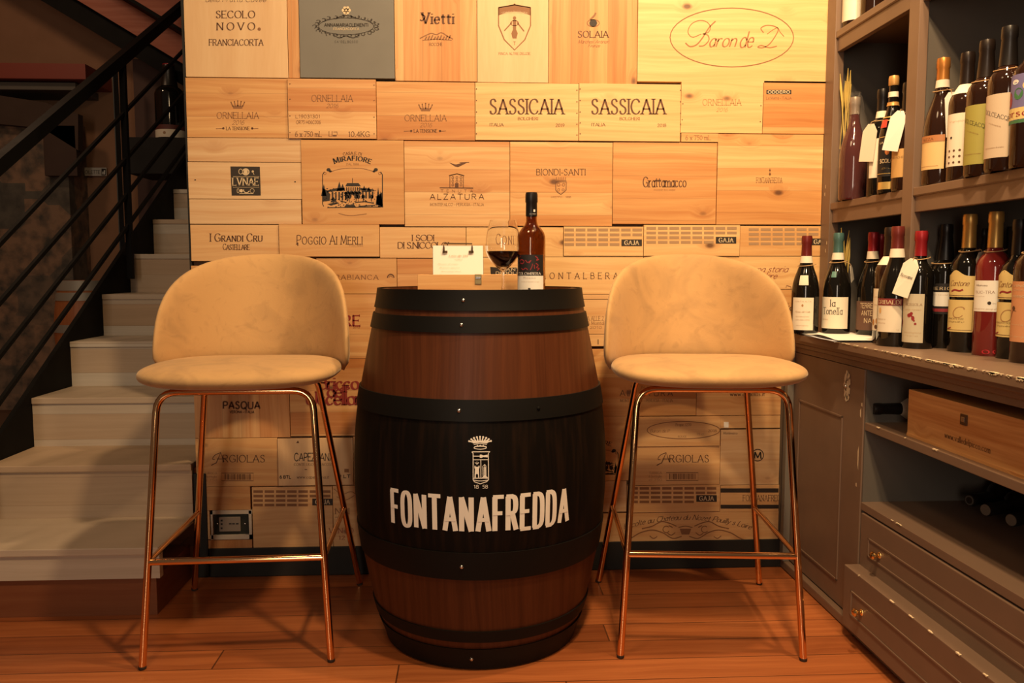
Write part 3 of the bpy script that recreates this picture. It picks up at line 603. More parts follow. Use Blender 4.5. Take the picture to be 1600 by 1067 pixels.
for key, cx, cy, ad in (('or1', 371.5, 163.5, 0), ('or3', 665, 167.5, 0)):
    P = Print(key); crown(P, cx, cy, 21, 12, INKF); P.t('ORNELLAIA', cx, cy + 21.5, 65, 9.5, 'light', INKF); P.t('2016', cx + .5, cy + 31, 18, 6.5, 'ital', INKF)
    P.t('LA TENSIONE', cx, cy + 39.5, 36, 5, 'serif', INK); P.l([(cx - 34, cy + 37.5), (cx - 24, cy + 37)], 1, INKF).l([(cx + 22, cy + 37.5), (cx + 32, cy + 37)], 1, INKF).disc(cx - 22.5, cy + 37, 1.8, None, INK).disc(cx + 22.5, cy + 37, 1.8, None, INK).done()
P = Print('or2'); P.t('ORNELLAIA', 519, 158.5, 64, 10, 'light', INKF); P.t('2016', 519, 168.5, 18, 6.5, 'ital', INKF); P.t('L19031301', 481, 184.5, 38, 5.2, 'sans', INKF); P.t('OR75 H06C006', 482, 193.5, 38, 5.2, 'sans', INKF)
P.t('6 x 750 mL', 482, 213.5, 41, 8, 'light', INK); P.t('10.4KG', 561, 213.5, 33, 8, 'light', INK); P.l([(514, 205), (514, 213), (519, 213), (519, 205)], .8).r(520, 211, 526, 213).l([(521, 206), (527, 206), (527, 210)], .7)
for y in (131, 155, 181, 207):
    P.disc(453, y, .9); P.disc(584.5, y + 2, .9)
P.done()
for key, cx, yr in (('sas1', 823, '2019'), ('sas2', 982, '2018')):
    P = Print(key); P.t('SASSICAIA', cx, 178, 114, 23, 'serif'); P.t('BOLGHERI', cx + 2, 187.5, 31, 4.6, 'serif', INKF); P.t('ITALIA', cx - 47, 197, 21, 4.6, 'serif', INK); P.t(yr, cx + 52, 198, 13, 4.6, 'serif', INK)
    e0 = 744.5 if key == 'sas1' else 906.5
    for y in (139, 157, 175, 192, 209): P.disc(e0, y, 1); P.disc(e0 + 157, y + 2, 1)
    P.done()
P = Print('or4'); P.t('ORNELLAIA', 1128, 164.5, 60, 9.5, 'light', INKVF); P.t('2016', 1128, 174.5, 17, 6, 'ital', INKVF)
for x, y in ((1067, 162), (1066, 187), (1189, 165), (1188, 190)): P.disc(x, y, .9, None, INK)
P.done()
P = Print('six'); P.t('6 x 750 mL', 1091, 218.5, 39, 7, 'light', INKF).done()
P = Print('oddero'); P.r(1197.5, 140.5, 1236.5, 147, INKB, 'printed_name_bar'); P.t('La Morra - ITALIA', 1217, 155, 39, 4, 'light', INKF); P.lift(); P.t('ODDERO', 1217, 146, 34, 4.4, 'bold', CREAMINK).done()
P = Print('lun1'); P.p([(360, 260), (406, 260.5), (407.5, 305.5), (362, 305.5)], INKB, 'printed_square'); P.lift()
P.t('LVNAE', 383.5, 289.5, 40, 11.5, 'serif', CREAMINK); P.l([(364, 276), (405, 276)], .5, CREAMINK).l([(364, 292.5), (405, 292.5)], .5, CREAMINK)
P.e(384, 268.5, 5, 4.6, 1.6, CREAMINK).r(381, 265, 387, 272, CREAMINK).e(376, 268, 3, 4, .7, CREAMINK).disc(395, 268, 1.8, None, CREAMINK).l([(395, 268), (397, 273)], .8, CREAMINK)
P.disc(377, 298, 2.6, None, CREAMINK).e(385, 297, 4.4, 4, 1.3, CREAMINK, a0=.3, a1=3.4).e(394, 298, 3.2, 3.4, .6, CREAMINK).e(372, 298, 1.6, 3.4, .6, CREAMINK).l([(374, 302.5), (396, 302.5)], .7, CREAMINK)
P.done()
P = Print('lun1')
for x, y in ((305, 281), (461, 284)): P.disc(x, y, 1.3, 1, INKB)
P.done()
def villa(P, x0, y0, w_, h):
    X = lambda u: x0 + u * w_; Y = lambda v: y0 + v * h
    b = INKB
    P.l([(X(.02), Y(.96)), (X(.0), Y(.9)), (X(.0), Y(.17)), (X(.03), Y(.10))], 1.2, b).l([(X(1), Y(.17)), (X(1), Y(.93)), (X(.98), Y(.97)), (X(.08), Y(.99))], 1.3, b).l([(X(.97), Y(.10)), (X(1), Y(.17))], 1.2, b)
    P.l([(X(.13), Y(.10)), (X(.3), Y(.03)), (X(.5), Y(.01)), (X(.7), Y(.03)), (X(.87), Y(.10))], .8, INKF, smooth=True)
    for u in (.10, .89): P.disc(X(u), Y(.05), 3.2, 2.6, b); P.disc(X(u + (.03 if u < .5 else -.03)), Y(.09), 2.2, 1.6, b)
    P.e(X(.04), Y(.14), 1.8, 1.8, .7, INKF).e(X(.955), Y(.14), 1.8, 1.8, .7, INKF)
    P.p([(X(.06), Y(.57)), (X(.22), Y(.51)), (X(.37), Y(.50)), (X(.37), Y(.55)), (X(.10), Y(.60))], b).p([(X(.63), Y(.50)), (X(.85), Y(.54)), (X(.88), Y(.58)), (X(.63), Y(.55))], b)
    P.p([(X(.38), Y(.46)), (X(.41), Y(.38)), (X(.6), Y(.38)), (X(.64), Y(.46))], b).l([(X(.5), Y(.38)), (X(.5), Y(.26))], .8, b)
    for k in range(5): P.r(X(.155 + k * .055), Y(.60), X(.18 + k * .055), Y(.80), b)
    for k in range(4): P.r(X(.66 + k * .055), Y(.59), X(.685 + k * .055), Y(.76), b)
    for k in range(7): P.r(X(.395 + k * .036), Y(.48), X(.412 + k * .036), Y(.57), b)
    for k in range(13): P.disc(X(.385 + k * .02), Y(.63 + .03 * math.sin(k * 2.1)), 2.6, 2.3, b)
    for u in (.41, .45, .56, .60, .68, .82): P.disc(X(u), Y(.72), 3.0, 3.2, b); P.l([(X(u), Y(.74)), (X(u), Y(.84))], .9, b)
    for u, v, s in ((.28, .34, .24), (.335, .40, .17), (.695, .44, .16), (.775, .48, .12), (.02, .40, .3), (.93, .48, .45), (.97, .58, .4)):
        P.p([(X(u), Y(v)), (X(u + .045), Y(v + s)), (X(u - .045), Y(v + s))], b)
    P.p([(X(.0), Y(.5)), (X(.07), Y(.56)), (X(.13), Y(.66)), (X(.12), Y(.82)), (X(.0), Y(.84))], b).p([(X(.9), Y(.72)), (X(1), Y(.6)), (X(1), Y(.97)), (X(.9), Y(.9))], b)
    P.p([(X(.18), Y(.72)), (X(.24), Y(.84)), (X(.13), Y(.86))], b).p([(X(.08), Y(.9)), (X(.24), Y(.85)), (X(.28), Y(.88)), (X(.14), Y(.94))], b)
    P.p([(X(.36), Y(.98)), (X(.40), Y(.9)), (X(.46), Y(.92)), (X(.52), Y(.9)), (X(.56), Y(.98))], b).l([(X(.3), Y(.83)), (X(.4), Y(.86))], 1.4, b).l([(X(.55), Y(.86)), (X(.7), Y(.84)), (X(.86), Y(.88))], 1.6, b).l([(X(.6), Y(.96)), (X(.88), Y(.93))], 1.6, b)
    rv = random.Random(5)
    for k in range(90):
        u = rv.uniform(.03, .97); v = rv.choice((rv.uniform(.78, .97), rv.uniform(.5, .8)))
        P.disc(X(u), Y(v), rv.uniform(.5, 1.5), rv.uniform(.4, .9), b)
P = Print('mira'); P.t('CASA E. DI', 550.5, 241.5, 28, 4.4, 'serif', INK, arc=60); P.t('MIRAFIORE', 550.5, 250.5, 57, 8.5, 'fat', INKB, arc=75, caps=.8); P.t('DAL 1858', 551, 258, 19, 3, 'light', INKF)
villa(P, 504, 262, 93.5, 63); P.l([(529, 333), (540, 336), (552, 336.5), (573, 334)], .8, INKF, smooth=True).done()
P = Print('alz')
P.p([(702, 254), (712, 257), (722, 254.5), (731, 253.5), (722, 258), (716, 261), (711, 260)]).l([(718, 254), (733, 253.5)], .9)
P.l([(703, 293), (703, 274), (714, 271.5), (724, 274), (724, 293)], 1).l([(701.5, 274.5), (714, 271.5), (725.5, 274.5)], 1.3)
for i in range(3):
    for j in range(3):
        if (i, j) != (1, 2): P.e(707.5 + i * 6.4, 277.5 + j * 5.6, 1.5, 1.9, .7)
P.r(711, 286, 716.5, 292.5).l([(687, 293.3), (739.5, 293.8)], 1.5)
P.t('TENUTA', 714, 300.5, 50, 4.2, 'sans', INKF, track=.9); P.t('ALZATURA', 714, 311.5, 84, 8.5, 'sans', INK, track=.42); P.t('MONTEFALCO - PERUGIA - ITALIA', 714, 321.5, 84, 4.4, 'light', INKF).done()
P = Print('bio'); P.t('BIONDI-SANTI', 876.5, 273.5, 76, 9.5, 'light', INK)
for k in range(5): P.l([(870 + k * 3.3, 281.5), (869.5 + k * 3.6, 276.5)], .9, INKF)
P.l([(868, 282), (885, 282)], 1.2, INKF).l([(868, 284), (885, 284), (884.5, 297), (880, 301), (876.5, 303.5), (872, 301), (868.5, 297), (868, 284)], 1.2, INK, closed=True)
P.e(873, 288.5, 2, 2.4, .8, INKF).e(880.5, 288.5, 2, 2.4, .8, INKF).e(873, 296.5, 1.6, 2, .8, INKF).e(880, 296.5, 2, 1.6, .8, INKF); P.t('GREPPO - 1888', 876.5, 309, 31, 2.8, 'light', INKF).done()
P = Print('grat'); P.t('Grattamacco', 1038.5, 292, 67, 15.5, 'serif', INK, track=.16); P.t('PODERE BOLGHERI', 1038.5, 298, 33, 2.4, 'light', INKF).done()
P = Print('font'); P.t('FONTANAFREDDA', 1202, 285.5, 40, 8, 'light', INKF); P.disc(1203, 266, 1.4, None, INKF).disc(1203, 272, 1.8, None, INKF).l([(1203, 263), (1203, 274)], .8, INKF).done()
P = Print('cru'); P.t('I GRANDI CRU', 369, 377, 81, 12, 'serif', INK, caps=.72); P.t('CASTELLARE', 369, 390, 41, 9, 'serif', INK, caps=.85, track=.1).done()
P = Print('merli'); P.t('POGGIO AI MERLI', 515, 381.5, 102, 14, 'light', INK, caps=.82); P.r(464.5, 379, 466.2, 384); P.t('TOSCANA', 556, 385, 22, 2.4, 'light', INKF).done()
P = Print('sodi'); P.t('I SODI', 661, 376, 34, 9, 'serif', INK, track=.1); P.t("DI S.NICCOLO'", 661.5, 388, 79, 9.5, 'serif', INK, track=.1).done()
P = Print('coni'); P.t('CONI', 790, 381.5, 34, 16, 'light', INKF, caps=.8, track=.35).done()
def gaja(key, x0, x1, ys, dx, dy, bx, by, cols, rows, m=GREYINK):
    P = Print(key); cw = (x1 - x0) / cols
    for j in range(rows):
        for i in range(cols):
            u0, u1 = x0 + i * cw, x0 + i * cw + cw * .84
            if u1 > bx - 2 and j >= rows - dy and u0 < bx + 34: continue
            yy = ys + j * dx; P.r(u0, yy, u1, yy + dx * .56, m, 'printed_dash_grid')
    if by: P.r(bx, by, bx + 32, by + 10.5, INKB, 'printed_name_bar'); P.lift(); P.t('GAJA', bx + 16, by + 8.4, 22, 6.6, 'fat', CREAMINK)
    P.done()
gaja('gaj1', 882, 1006, 357, 7.6, 2, 971, 374, 7, 4); gaja('gaj2', 1010, 1154, 354.5, 7.3, 2, 1118.5, 370, 8, 4); gaja('gaj3', 1170, 1282, 356.5, 7.4, 2, 1267, 372.5, 6.4 and 6, 4)
gaja('gaj4', 396, 519, 766, 7, 2, 488, 779, 7, 4, INKF); gaja('gaj5', 982, 1122, 761, 7, 2, 1088, 773.5, 8, 4, INKF)
P = Print('bianca'); P.t('TERRABIANCA', 545, 436.5, 92, 7, 'serif', INKF, track=.3); P.e(610.5, 434, 5, 5.5, 1.8, INK, a0=PI, a1=2 * PI).e(610.5, 434, 2.6, 3, .8, INKF, a0=PI, a1=2 * PI).done()
P = Print('cant'); P.p([(766, 417), (790, 418.5), (834, 416.5), (834, 429), (822, 428), (800, 430), (780, 428), (767, 430)], INKB, 'printed_name_bar'); P.lift(); P.t('CANTINE', 806, 423, 46, 4.2, 'bold', CREAMINK); P.t('DI DOLOMITI', 804, 428.5, 58, 4, 'bold', CREAMINK).done()
P = Print('mont'); P.t('MONTALBERA', 905, 435.5, 121, 9.5, 'light', INK, track=.75).done()
P = Print('stor'); P.t('Ogni bottiglia racchiude una storia', 1134, 425, 192, 9.5, 'script', INKRF); P.t('da condividere', 1176, 435.5, 74, 9.5, 'script', INKRF); P.l([(1228, 449.5), (1229, 446), (1236, 448), (1236, 451)], 1.2, INKF).done()
P = Print('l5b'); P.t('TRE', 541, 509, 42, 16, 'fat', INKR); P.t('2012', 557, 512.5, 10, 2.2, 'sans', INKR).done()
P = Print('alle'); P.t('FATTORIA ALLE 2', 917, 500.5, 52, 6.5, 'light', INKF); P.t('Brunello di Montal', 917, 507, 54, 5, 'light', INKF); P.t('2010', 931, 513.5, 18, 4, 'light', INKF).done()
P = Print('alleb'); P.r(934, 530, 935.2, 538, INKB).done()
P = Print('mira3'); P.t('CASA E. DI', 1226, 477.5, 30, 4, 'serif', INK, arc=70); P.t('MIRAFIORE', 1226, 485, 58, 6.5, 'fat', INKB, arc=90); P.t('DAL 1858', 1226, 489.5, 18, 2.4, 'light', INKF).done()
P = Print('pasq'); P.disc(376, 603, 13, 11, INK); P.t('PASQUA', 377.5, 638.5, 57, 11, 'bold', INK); P.t('VERONA - ITALIA', 378, 645.5, 38, 4, 'bold', INK); P.lift(); P.e(376, 603, 9.5, 8, .8, CREAMINK).t('FAMIGLIA', 376, 609, 14, 3, 'sans', CREAMINK).done()
P = Print('bricco'); P.t('Bricco', 529, 608, 62, 19, 'fat', INKR, track=.12); P.lift(.0003); P.t("dell'", 528, 620, 32, 18, 'fat', INKR, track=.1); P.lift(.0003); P.t('Uccellone', 530, 632, 100, 20, 'fat', INKR, track=.12).done()
def argio(key, cx, cy, bx, by, w_):
    P = Print(key); P.t('RGIOLAS', cx + 9, cy, w_ * .74, 11, 'light', INK); P.l([(cx - 42, cy + 5), (cx - 34, cy + 1), (cx - 27, cy - 15), (cx - 22, cy)], 1.5, INK, 'printed_lettering').l([(cx - 33, cy - 5), (cx - 20, cy - 5)], 1, INK, 'printed_lettering')
    P.l([(cx - 27, cy - 15), (cx - 36, cy - 11), (cx - 40, cy - 5), (cx - 36, cy - 4)], 1, INK, 'printed_lettering', True)
    P.l([(bx, by), (bx + 50, by), (bx + 50, by + 12), (bx, by + 12), (bx, by)], .9, INK, 'printed_barcode', closed=True); x = bx + 5
    while x < bx + 46:
        ww = random.choice((.5, .8, 1.3)); P.r(x, by + 1.5, x + ww, by + 10.5, INK, 'printed_barcode'); x += ww + random.choice((.6, .9, 1.2))
    for k, s in enumerate(('TURRIGA', '6 bottiglie', 'cl 750')): P.t(s, bx - 17, by + 2 + k * 5.4, 20, 3.4, 'light', INKF)
    P.done()
argio('arg1', 372, 722, 346, 739, 88); argio('arg2', 1068, 722, 1041, 738.5, 82)
P = Print('cap'); P.t('CAPEZZANA', 491, 720, 62, 12, 'sans', INKB, track=.16); P.t('CONTE UGO BONACOSSI', 490, 727.5, 61, 4, 'light', INK); P.t('6 BTL', 446, 747.5, 17, 4.6, 'bold', INKB); P.t('www.capezzana.it', 489, 747.5, 50, 4.6, 'light', INK); P.t('9 LT', 538, 746.5, 18, 4.8, 'bold', INKB); P.p([(463, 692), (465.5, 688), (467.5, 692)], INK).l([(476, 733.5), (480, 733.5)], 1, INK); P.r(538, 732.5, 545, 738, INKF).done()
P = Print('l7'); P.l([(522, 764), (534, 772), (548, 768), (556, 772)], .9, INKF, smooth=True); P.l([(526, 776), (540, 781), (554, 774)], .9, INKF, smooth=True); P.l([(523, 808), (545, 808)], .7, INKF); P.t('N', 528, 803, 8, 9, 'serif', INKF); P.t('PI', 541, 803, 9, 9, 'serif', INKF); P.t('VENTO', 533, 833, 38, 8, 'light', INKR); P.t('12', 534, 843, 9, 6, 'fat', INKRF).done()
P = Print('alz2'); P.t('TENUTA', 1010, 607, 50, 4, 'sans', INKF, track=.9); P.t('ALZATURA', 1010, 618.5, 82, 9, 'sans', INK, track=.42); P.t('MONTEFALCO - PERUGIA - ITALIA', 1010, 628, 82, 4.4, 'light', INK).done()
P = Print('argit'); P.t('www.argiolas.it', 1168, 618.5, 54, 6, 'serif', INK).done()
P = Print('mira2'); P.t('MIRAFIORE', 930, 693.5, 50, 6, 'fat', INKB, arc=90); villa(P, 884 + 22, 702, 60, 40); P.done()
P = Print('oval2'); P.e(1068, 672, 57, 13.5, 1.1, INKF); P.t('Frapin 1270', 1068, 665.5, 24, 4, 'serif', INKF); P.t('Baron de P', 1031, 675.5, 30, 4.6, 'ital', INKF); P.t('2018', 1113, 675, 13, 4, 'serif', INKF); P.t('ROUGE', 1066, 683.5, 13, 3, 'light', INKF); P.t('75 cl', 1094, 679.5, 10, 3, 'light', INKF).done()
P = Print('stick'); P.r(1131, 659, 1138.5, 668, PAPER, 'white_sticker').done()
P = Print('emm'); P.e(1184, 711, 9, 9, 1.3, INKB); P.t('M', 1184, 716, 11, 10, 'fat', INKB); P.t('Monteverro', 1141, 678.5, 22, 4, 'ital', INKB).done()
P = Print('font2'); P.r(1126, 763, 1216.5, 769.5, INKB, 'printed_stripe').r(1126, 788.5, 1216.5, 794.5, INKB, 'printed_stripe'); P.t('FONTANAFREDDA', 1196, 782.5, 70, 9, 'light', INK); P.done()
P = Print('chat'); P.t('Recolte au Château du Nozet Pouilly s Loire', 1074, 812, 200, 8, 'script', INK, arc=330)
def scroll(s):
    X = lambda u: 1071 + s * u
    P.l([(X(14), 822), (X(26), 817), (X(38), 815), (X(52), 822), (X(68), 826)], 1.6, INKF, smooth=True); P.l([(X(6), 838), (X(20), 841), (X(36), 832), (X(52), 828), (X(70), 832), (X(84), 840), (X(98), 846)], 1.6, INKF, smooth=True)
    P.e(X(30), 827, 5, 5, 1.3, INKF, a0=.5, a1=5.5); P.l([(X(16), 832), (X(22), 836), (X(28), 833)], 1.5, INKF, smooth=True); P.l([(X(44), 838), (X(50), 841), (X(56), 837)], 1.3, INKF, smooth=True); P.l([(X(20), 824), (X(26), 821)], 1.6, INKF)
scroll(1); scroll(-1); P.p([(1062, 826), (1080, 826), (1077, 835), (1065, 835)], INKF).l([(1060, 824), (1071, 822), (1082, 824)], 1.4, INKF, smooth=True).done()

# wall socket let into the panels
YS = YW
def wpt(x, y): return on(x, y, 1, YW)
so = thing('wall_socket', 'grey wall socket in a dark recess with pale frame, low under the left stool', 'socket', tuple(np.round(wpt(361, 820), 4)))
def loc(o, p): return tuple(np.array(p) - np.array(o.location))
def wallbox(x0, y0, x1, y1, f, b):
    a, c = wpt(x0, y0), wpt(x1, y1); mb = MB().box(loc(so, (a[0], YW - f, c[2])), loc(so, (c[0], YW + b, a[2])), .0015); return mb
fr = MB()
for q in ((329, 797.5, 394, 802.5), (329, 836, 394, 842), (329, 797.5, 333.5, 842), (388.5, 797.5, 394, 842)):
    a, c = wpt(q[0], q[1]), wpt(q[2], q[3]); fr.box(loc(so, (a[0], YW - .001, c[2])), loc(so, (c[0], YW + .02, a[2])))
fr.obj('frame', mat('worn_filler', (.62, .54, .42), .9), so)
wallbox(333, 802, 389, 837, -.006, .02).obj('back_box', mat('dark_green_box', (.018, .022, .014), .7), so)
pl = wallbox(342, 808, 376, 830, .001, .004).obj('socket_plate', mat('grey_plastic', (.30, .255, .20), .5), so)
mb = MB()
for x in (346.5,):
    for y in (813, 818.5, 825): a = wpt(x, y); mb.box(loc(so, (a[0] - .003, YW - .0018, a[2] - .003)), loc(so, (a[0] + .003, YW, a[2] + .003)))
for x in (360, 365, 371): a = wpt(x, 818); mb.box(loc(so, (a[0] - .004, YW - .0018, a[2] - .002)), loc(so, (a[0] + .004, YW, a[2] + .002)))
mb.obj('socket_holes', mat('black_plastic', (.006, .006, .005), .5), pl)
mb = MB()
for x in (338.5, 382): a = wpt(x, 819); mb.lathe([(0, -.001), (.0026, -.0005), (.0028, .001)], loc(so, (a[0], YW + .005, a[2])), 10, axis='Y')
mb.obj('screws', CHROME, so)

# ------------------------------------------------------------------ barrel
BX, BY = 0.026, 2.24
BPROF = [(0.255, 0.0), (0.262, 0.02), (0.281, 0.06), (0.295, 0.11), (0.309, 0.17), (0.323, 0.24), (0.334, 0.31), (0.3415, 0.38), (0.344, 0.45), (0.3435, 0.52), (0.338, 0.60), (0.327, 0.68), (0.312, 0.755), (0.297, 0.83), (0.284, 0.89), (0.271, 0.95)]
def brad(z):
    for (r0, z0), (r1, z1) in zip(BPROF, BPROF[1:]):
        if z <= z1: return r0 + (r1 - r0) * (z - z0) / (z1 - z0)
    return BPROF[-1][0]
def bsm(z):
    return sum(brad(min(max(z + d, 0), .95)) for d in (-.03, -.015, 0, .015, .03)) / 5
bar = thing('wine_barrel', 'upright dark oak barrel with black hoops and white lettering between two stools', 'barrel', (BX, BY, 0))
HEAD = 0.900
zs = [0.0] + [i * .02 for i in range(1, 47)] + [.95]
prof = [(bsm(z), z) for z in zs]
inner = [(bsm(.95) - .024, .952), (bsm(.92) - .030, HEAD)]
MB().lathe([(0.0, .012), (.24, .012)] + [(brad(0), 0)] + prof[1:] + inner, n=96).obj('staves', STAVE, bar)
MB().lathe([(bsm(.92) - .031, HEAD - .02), (bsm(.92) - .031, HEAD), (0, HEAD)], n=64).obj('head', wood('barrel_head_oak', 'X', base=(0.16, .07, .03), knots=0, plank=9), bar)
zz = [.262 + i * (.69 - .262) / 24 for i in range(25)]
g = G('black_painted_staves', .5)
p_ = g.n('TexCoord').outputs['Object']; n_ = g.n('TexNoise', {'Vector': g.n('VectorMath', {0: p_, 1: (60, 60, 3)}, operation='MULTIPLY').outputs[0], 'Scale': 1.0, 'Detail': 3}).outputs['Fac']
BPAINT = g.out(g.mix(g.n('MapRange', {0: n_, 1: .45, 2: .75}).outputs[0], (.0058, .0042, .0034), (.015, .008, .005)), None, n_, .2, .001)
BPAINT.node_tree.nodes['Principled BSDF'].inputs['Specular IOR Level'].default_value = 0.08
MB().lathe([(bsm(z) + .0012, z) for z in zz], n=96).obj('black_painted_belt', BPAINT, bar)
def hoop(z0, z1, rivets):
    n = 6; pr = [(bsm(z0 + (z1 - z0) * i / n) + .0045, z0 + (z1 - z0) * i / n) for i in range(n + 1)]
    pr = [(pr[0][0] - .004, z0)] + pr + [(pr[-1][0] - .004, z1)]
    h = MB().lathe(pr, n=96).obj('hoop', HOOP, bar)
    for xpx in rivets:
        zc = (z0 + z1) / 2; r = bsm(zc) + .0045; dx = xpx
        a = -PI / 2 + dx; c = (r * math.cos(a), r * math.sin(a), zc); m = MB()
        for k, (rr, q) in enumerate(((.0048, 0), (.0040, .0022), (.002, .0034), (0.0003, .0038))):
            pass
        vs = []; fs = []
        u = np.array([-math.sin(a), math.cos(a), 0]); nrm = np.array([math.cos(a), math.sin(a), 0]); up = np.array([0, 0, 1.])
        rings = ((.0050, -.001), (.0048, .0012), (.0034, .0028), (.0008, .0034))
        for rr, q in rings:
            for i in range(10): t = 2 * PI * i / 10; vs.append(np.array(c) + u * rr * math.cos(t) + up * rr * math.sin(t) + nrm * q)
        for j in range(3):
            for i in range(10): fs.append((j * 10 + i, j * 10 + (i + 1) % 10, j * 10 + 10 + (i + 1) % 10, j * 10 + 10 + i))
        fs.append(tuple(range(30, 40))); m.add(vs, fs, True); m.obj('rivet', CHROME if dx < 0 else BLACKSTEEL, h)
hoop(.903, .953, [-.155, ]); hoop(.851, .889, [-.165]); hoop(.645, .695, [-.165, .42]); hoop(.258, .328, [-.15]); hoop(.085, .116, []); hoop(.004, .064, [-.1])
def bmap(e=.0022):
    """x = length along the girth from the front middle, y = height"""
    def f(x, y):
        r = bsm(y) + e; a = -PI / 2 + x / .343 + BA
        return (r * math.cos(a), r * math.sin(a), y)
    return f
BA = -0.015
mb = MB(); text(mb, 'FONTANAFREDDA', 0, .383, .462, .083, bmap(), 'cond'); mb.obj('white_lettering', WHITEINK, bar)
mb = MB(); f = bmap(); q = .00156                               # emblem drawn in picture pixels about (743, 683..762)
def bp(x, y): return f((x - 743.5) * q, .611 - (y - 683) * q)
bl = lambda pts, wd, sm=False, cl=False: line(mb, pts, wd, bp, sm, cl)
for i in range(9):
    u = (i - 4) / 4; a = u * .95; x = 743.5 + 16.5 * math.sin(a) / .81; y = 684 + 6.5 * (u * u)
    poly(mb, ell(x, y, 1.5, 1.5, 10)[:-1], bp); bl([(743.5 + 10.5 * u, 692), (x, y)], 1.9)
poly(mb, [(730.5, 688.5), (737, 689.6), (743.5, 690), (750, 689.6), (757, 688.5), (754.5, 694), (743.5, 692.6), (733, 694)], bp)
bl([(734, 695.5), (743.5, 694), (754, 695.5)], .9, True); bl([(735, 698.6), (743.5, 697.4), (753.5, 698.6)], .8, True)
for x in (739.5, 743.7, 748.5): poly(mb, ell(x, 696.6, .9, .7, 8)[:-1], bp)
bl(ell(743.7, 700.3, 9.4, 2.2, 28), 1.1, cl=True)
bl([(731, 706.5), (733, 709), (733, 749), (735, 752), (743.5, 755), (753, 752), (756, 749), (756, 709), (758.5, 706.5), (731, 706.5)], 1.2)
bl([(733, 718.5), (756, 718.5)], 1.1); bl([(744.6, 718.5), (744.6, 746)], 1.1); bl([(733, 746.5), (756, 746.5)], 1.3); bl([(733.5, 749.5), (744, 750.6), (755.5, 749.5)], 1.2, True)
bl([(733, 713), (743, 713)], 1.3); poly(mb, [(743, 711), (745, 710.4), (748, 712), (752, 711.4), (755, 711), (755, 715), (752, 714.6), (748, 714.4), (745, 715.8), (743, 715)], bp)
poly(mb, [(735, 731), (735, 727.5), (736.6, 727.5), (736.6, 729), (741, 729), (741, 727.5), (742.6, 727.5), (742.6, 731), (741.8, 732), (742.2, 746), (740.4, 746), (740.4, 741), (738.6, 739.4), (737, 741), (737, 746), (735, 746), (735.8, 732)], bp)
bl([(738.8, 726), (738.8, 721)], .9); bl([(735.8, 722.5), (738.8, 725), (741.8, 722.5)], .9)
for x0, x1 in ((747.6, 748.4), (752.4, 753.4)): bl([(x0, 743), (x0 - .2, 728), (750.4, 725.6)], .8)
bl([(750.4, 725.6), (750.4, 744)], 1); bl([(749, 743), (749.2, 729.5)], .7); bl([(751.6, 743), (751.5, 729.5)], .7); poly(mb, [(745.6, 746), (749.5, 742), (751.5, 742), (755.4, 746)], bp)
text(mb, '18', 737.5, -762.2, 6.6, 5.2, lambda x, y: bp(x, -y), 'sans'); text(mb, '58', 750.8, -762.2, 7.4, 5.2, lambda x, y: bp(x, -y), 'sans')
mb.obj('white_crest', WHITEINK, bar)

# ------------------------------------------------------------------ things standing on the barrel head
bxo = thing('pine_box', 'shallow open pine wine box lying on the barrel top', 'box', (0.027, 2.30, HEAD))
BW, BD, BH = .338, .16, .088
mb = MB(); mb.box((-BW / 2, -BD / 2, 0), (BW / 2, BD / 2, .010)); mb.obj('base', PINE_B, bxo)
for s in (-1, 1):
    MB().box((-BW / 2, s * BD / 2 - (s > 0) * .010, .010), (BW / 2, s * BD / 2 + (s < 0) * .010, BH), .001).obj('long_side', PINE_B, bxo)
    MB().box((s * BW / 2 - (s > 0) * .010, -BD / 2 + .010, .010), (s * BW / 2 + (s < 0) * .010, BD / 2 - .010, BH), .001).obj('short_side', PINE_B, bxo)
cl = MB().box((-.015, -BD / 2 - .0022, BH - .026), (.003, -BD / 2, BH + .001), .0008).obj('clasp', mat('dull_brass_clasp', (.35, .27, .13), .4, .8), bxo)
MB().box((-.013, -BD / 2 - .004, BH - .012), (.001, -BD / 2 - .002, BH - .006), .0006).obj('clasp_bar', CHROME, cl)
cb = thing('clipboard', 'clipboard with white handwritten sheet leaning up in the pine box', 'clipboard', (-.034, 2.318, HEAD + .012), 0.03)
lean = lambda x, z, t=0: (x, .012 + z * .16 - t, z)
MB().add([lean(-.072, 0), lean(.072, 0), lean(.072, .158), lean(-.072, .158), lean(-.072, 0, .003), lean(.072, 0, .003), lean(.072, .158, .003), lean(-.072, .158, .003)], [(0, 1, 2, 3), (7, 6, 5, 4), (0, 4, 5, 1), (1, 5, 6, 2), (2, 6, 7, 3), (3, 7, 4, 0)]).obj('board', mat('brown_board', (.16, .09, .05), .6), cb)
sht = MB().grid(lambda u, v: lean((u - .5) * .142, .002 + v * .1555, .0042 + .003 * (1 - v) * math.sin(3 * u)), 8, 8).obj('sheet', PAPER, cb)
mb = MB(); mpc = lambda x, z: lean(x, z, .0078)
text(mb, 'Lista dei Vini', 0, .126, .052, .006, mpc, 'script'); text(mb, 'calici', 0, .117, .02, .004, mpc, 'script')
for k in range(7): text(mb, ('Rosso di casa', 'Bianco secco', 'Spumante brut', 'Dolcetto', 'Barbera', 'Nebbiolo', 'Moscato')[k], -.03 + .004 * (k % 3), .104 - k * .0105, .056, .0032, mpc, 'script')
mb.obj('handwriting', INKVF, sht)
c2 = MB().tube([lean(-.040, .138, .008), lean(-.040, .152, .010), lean(-.040, .163, .006), lean(.040, .163, .006), lean(.040, .152, .010), lean(.040, .138, .008)], .0022, 8)
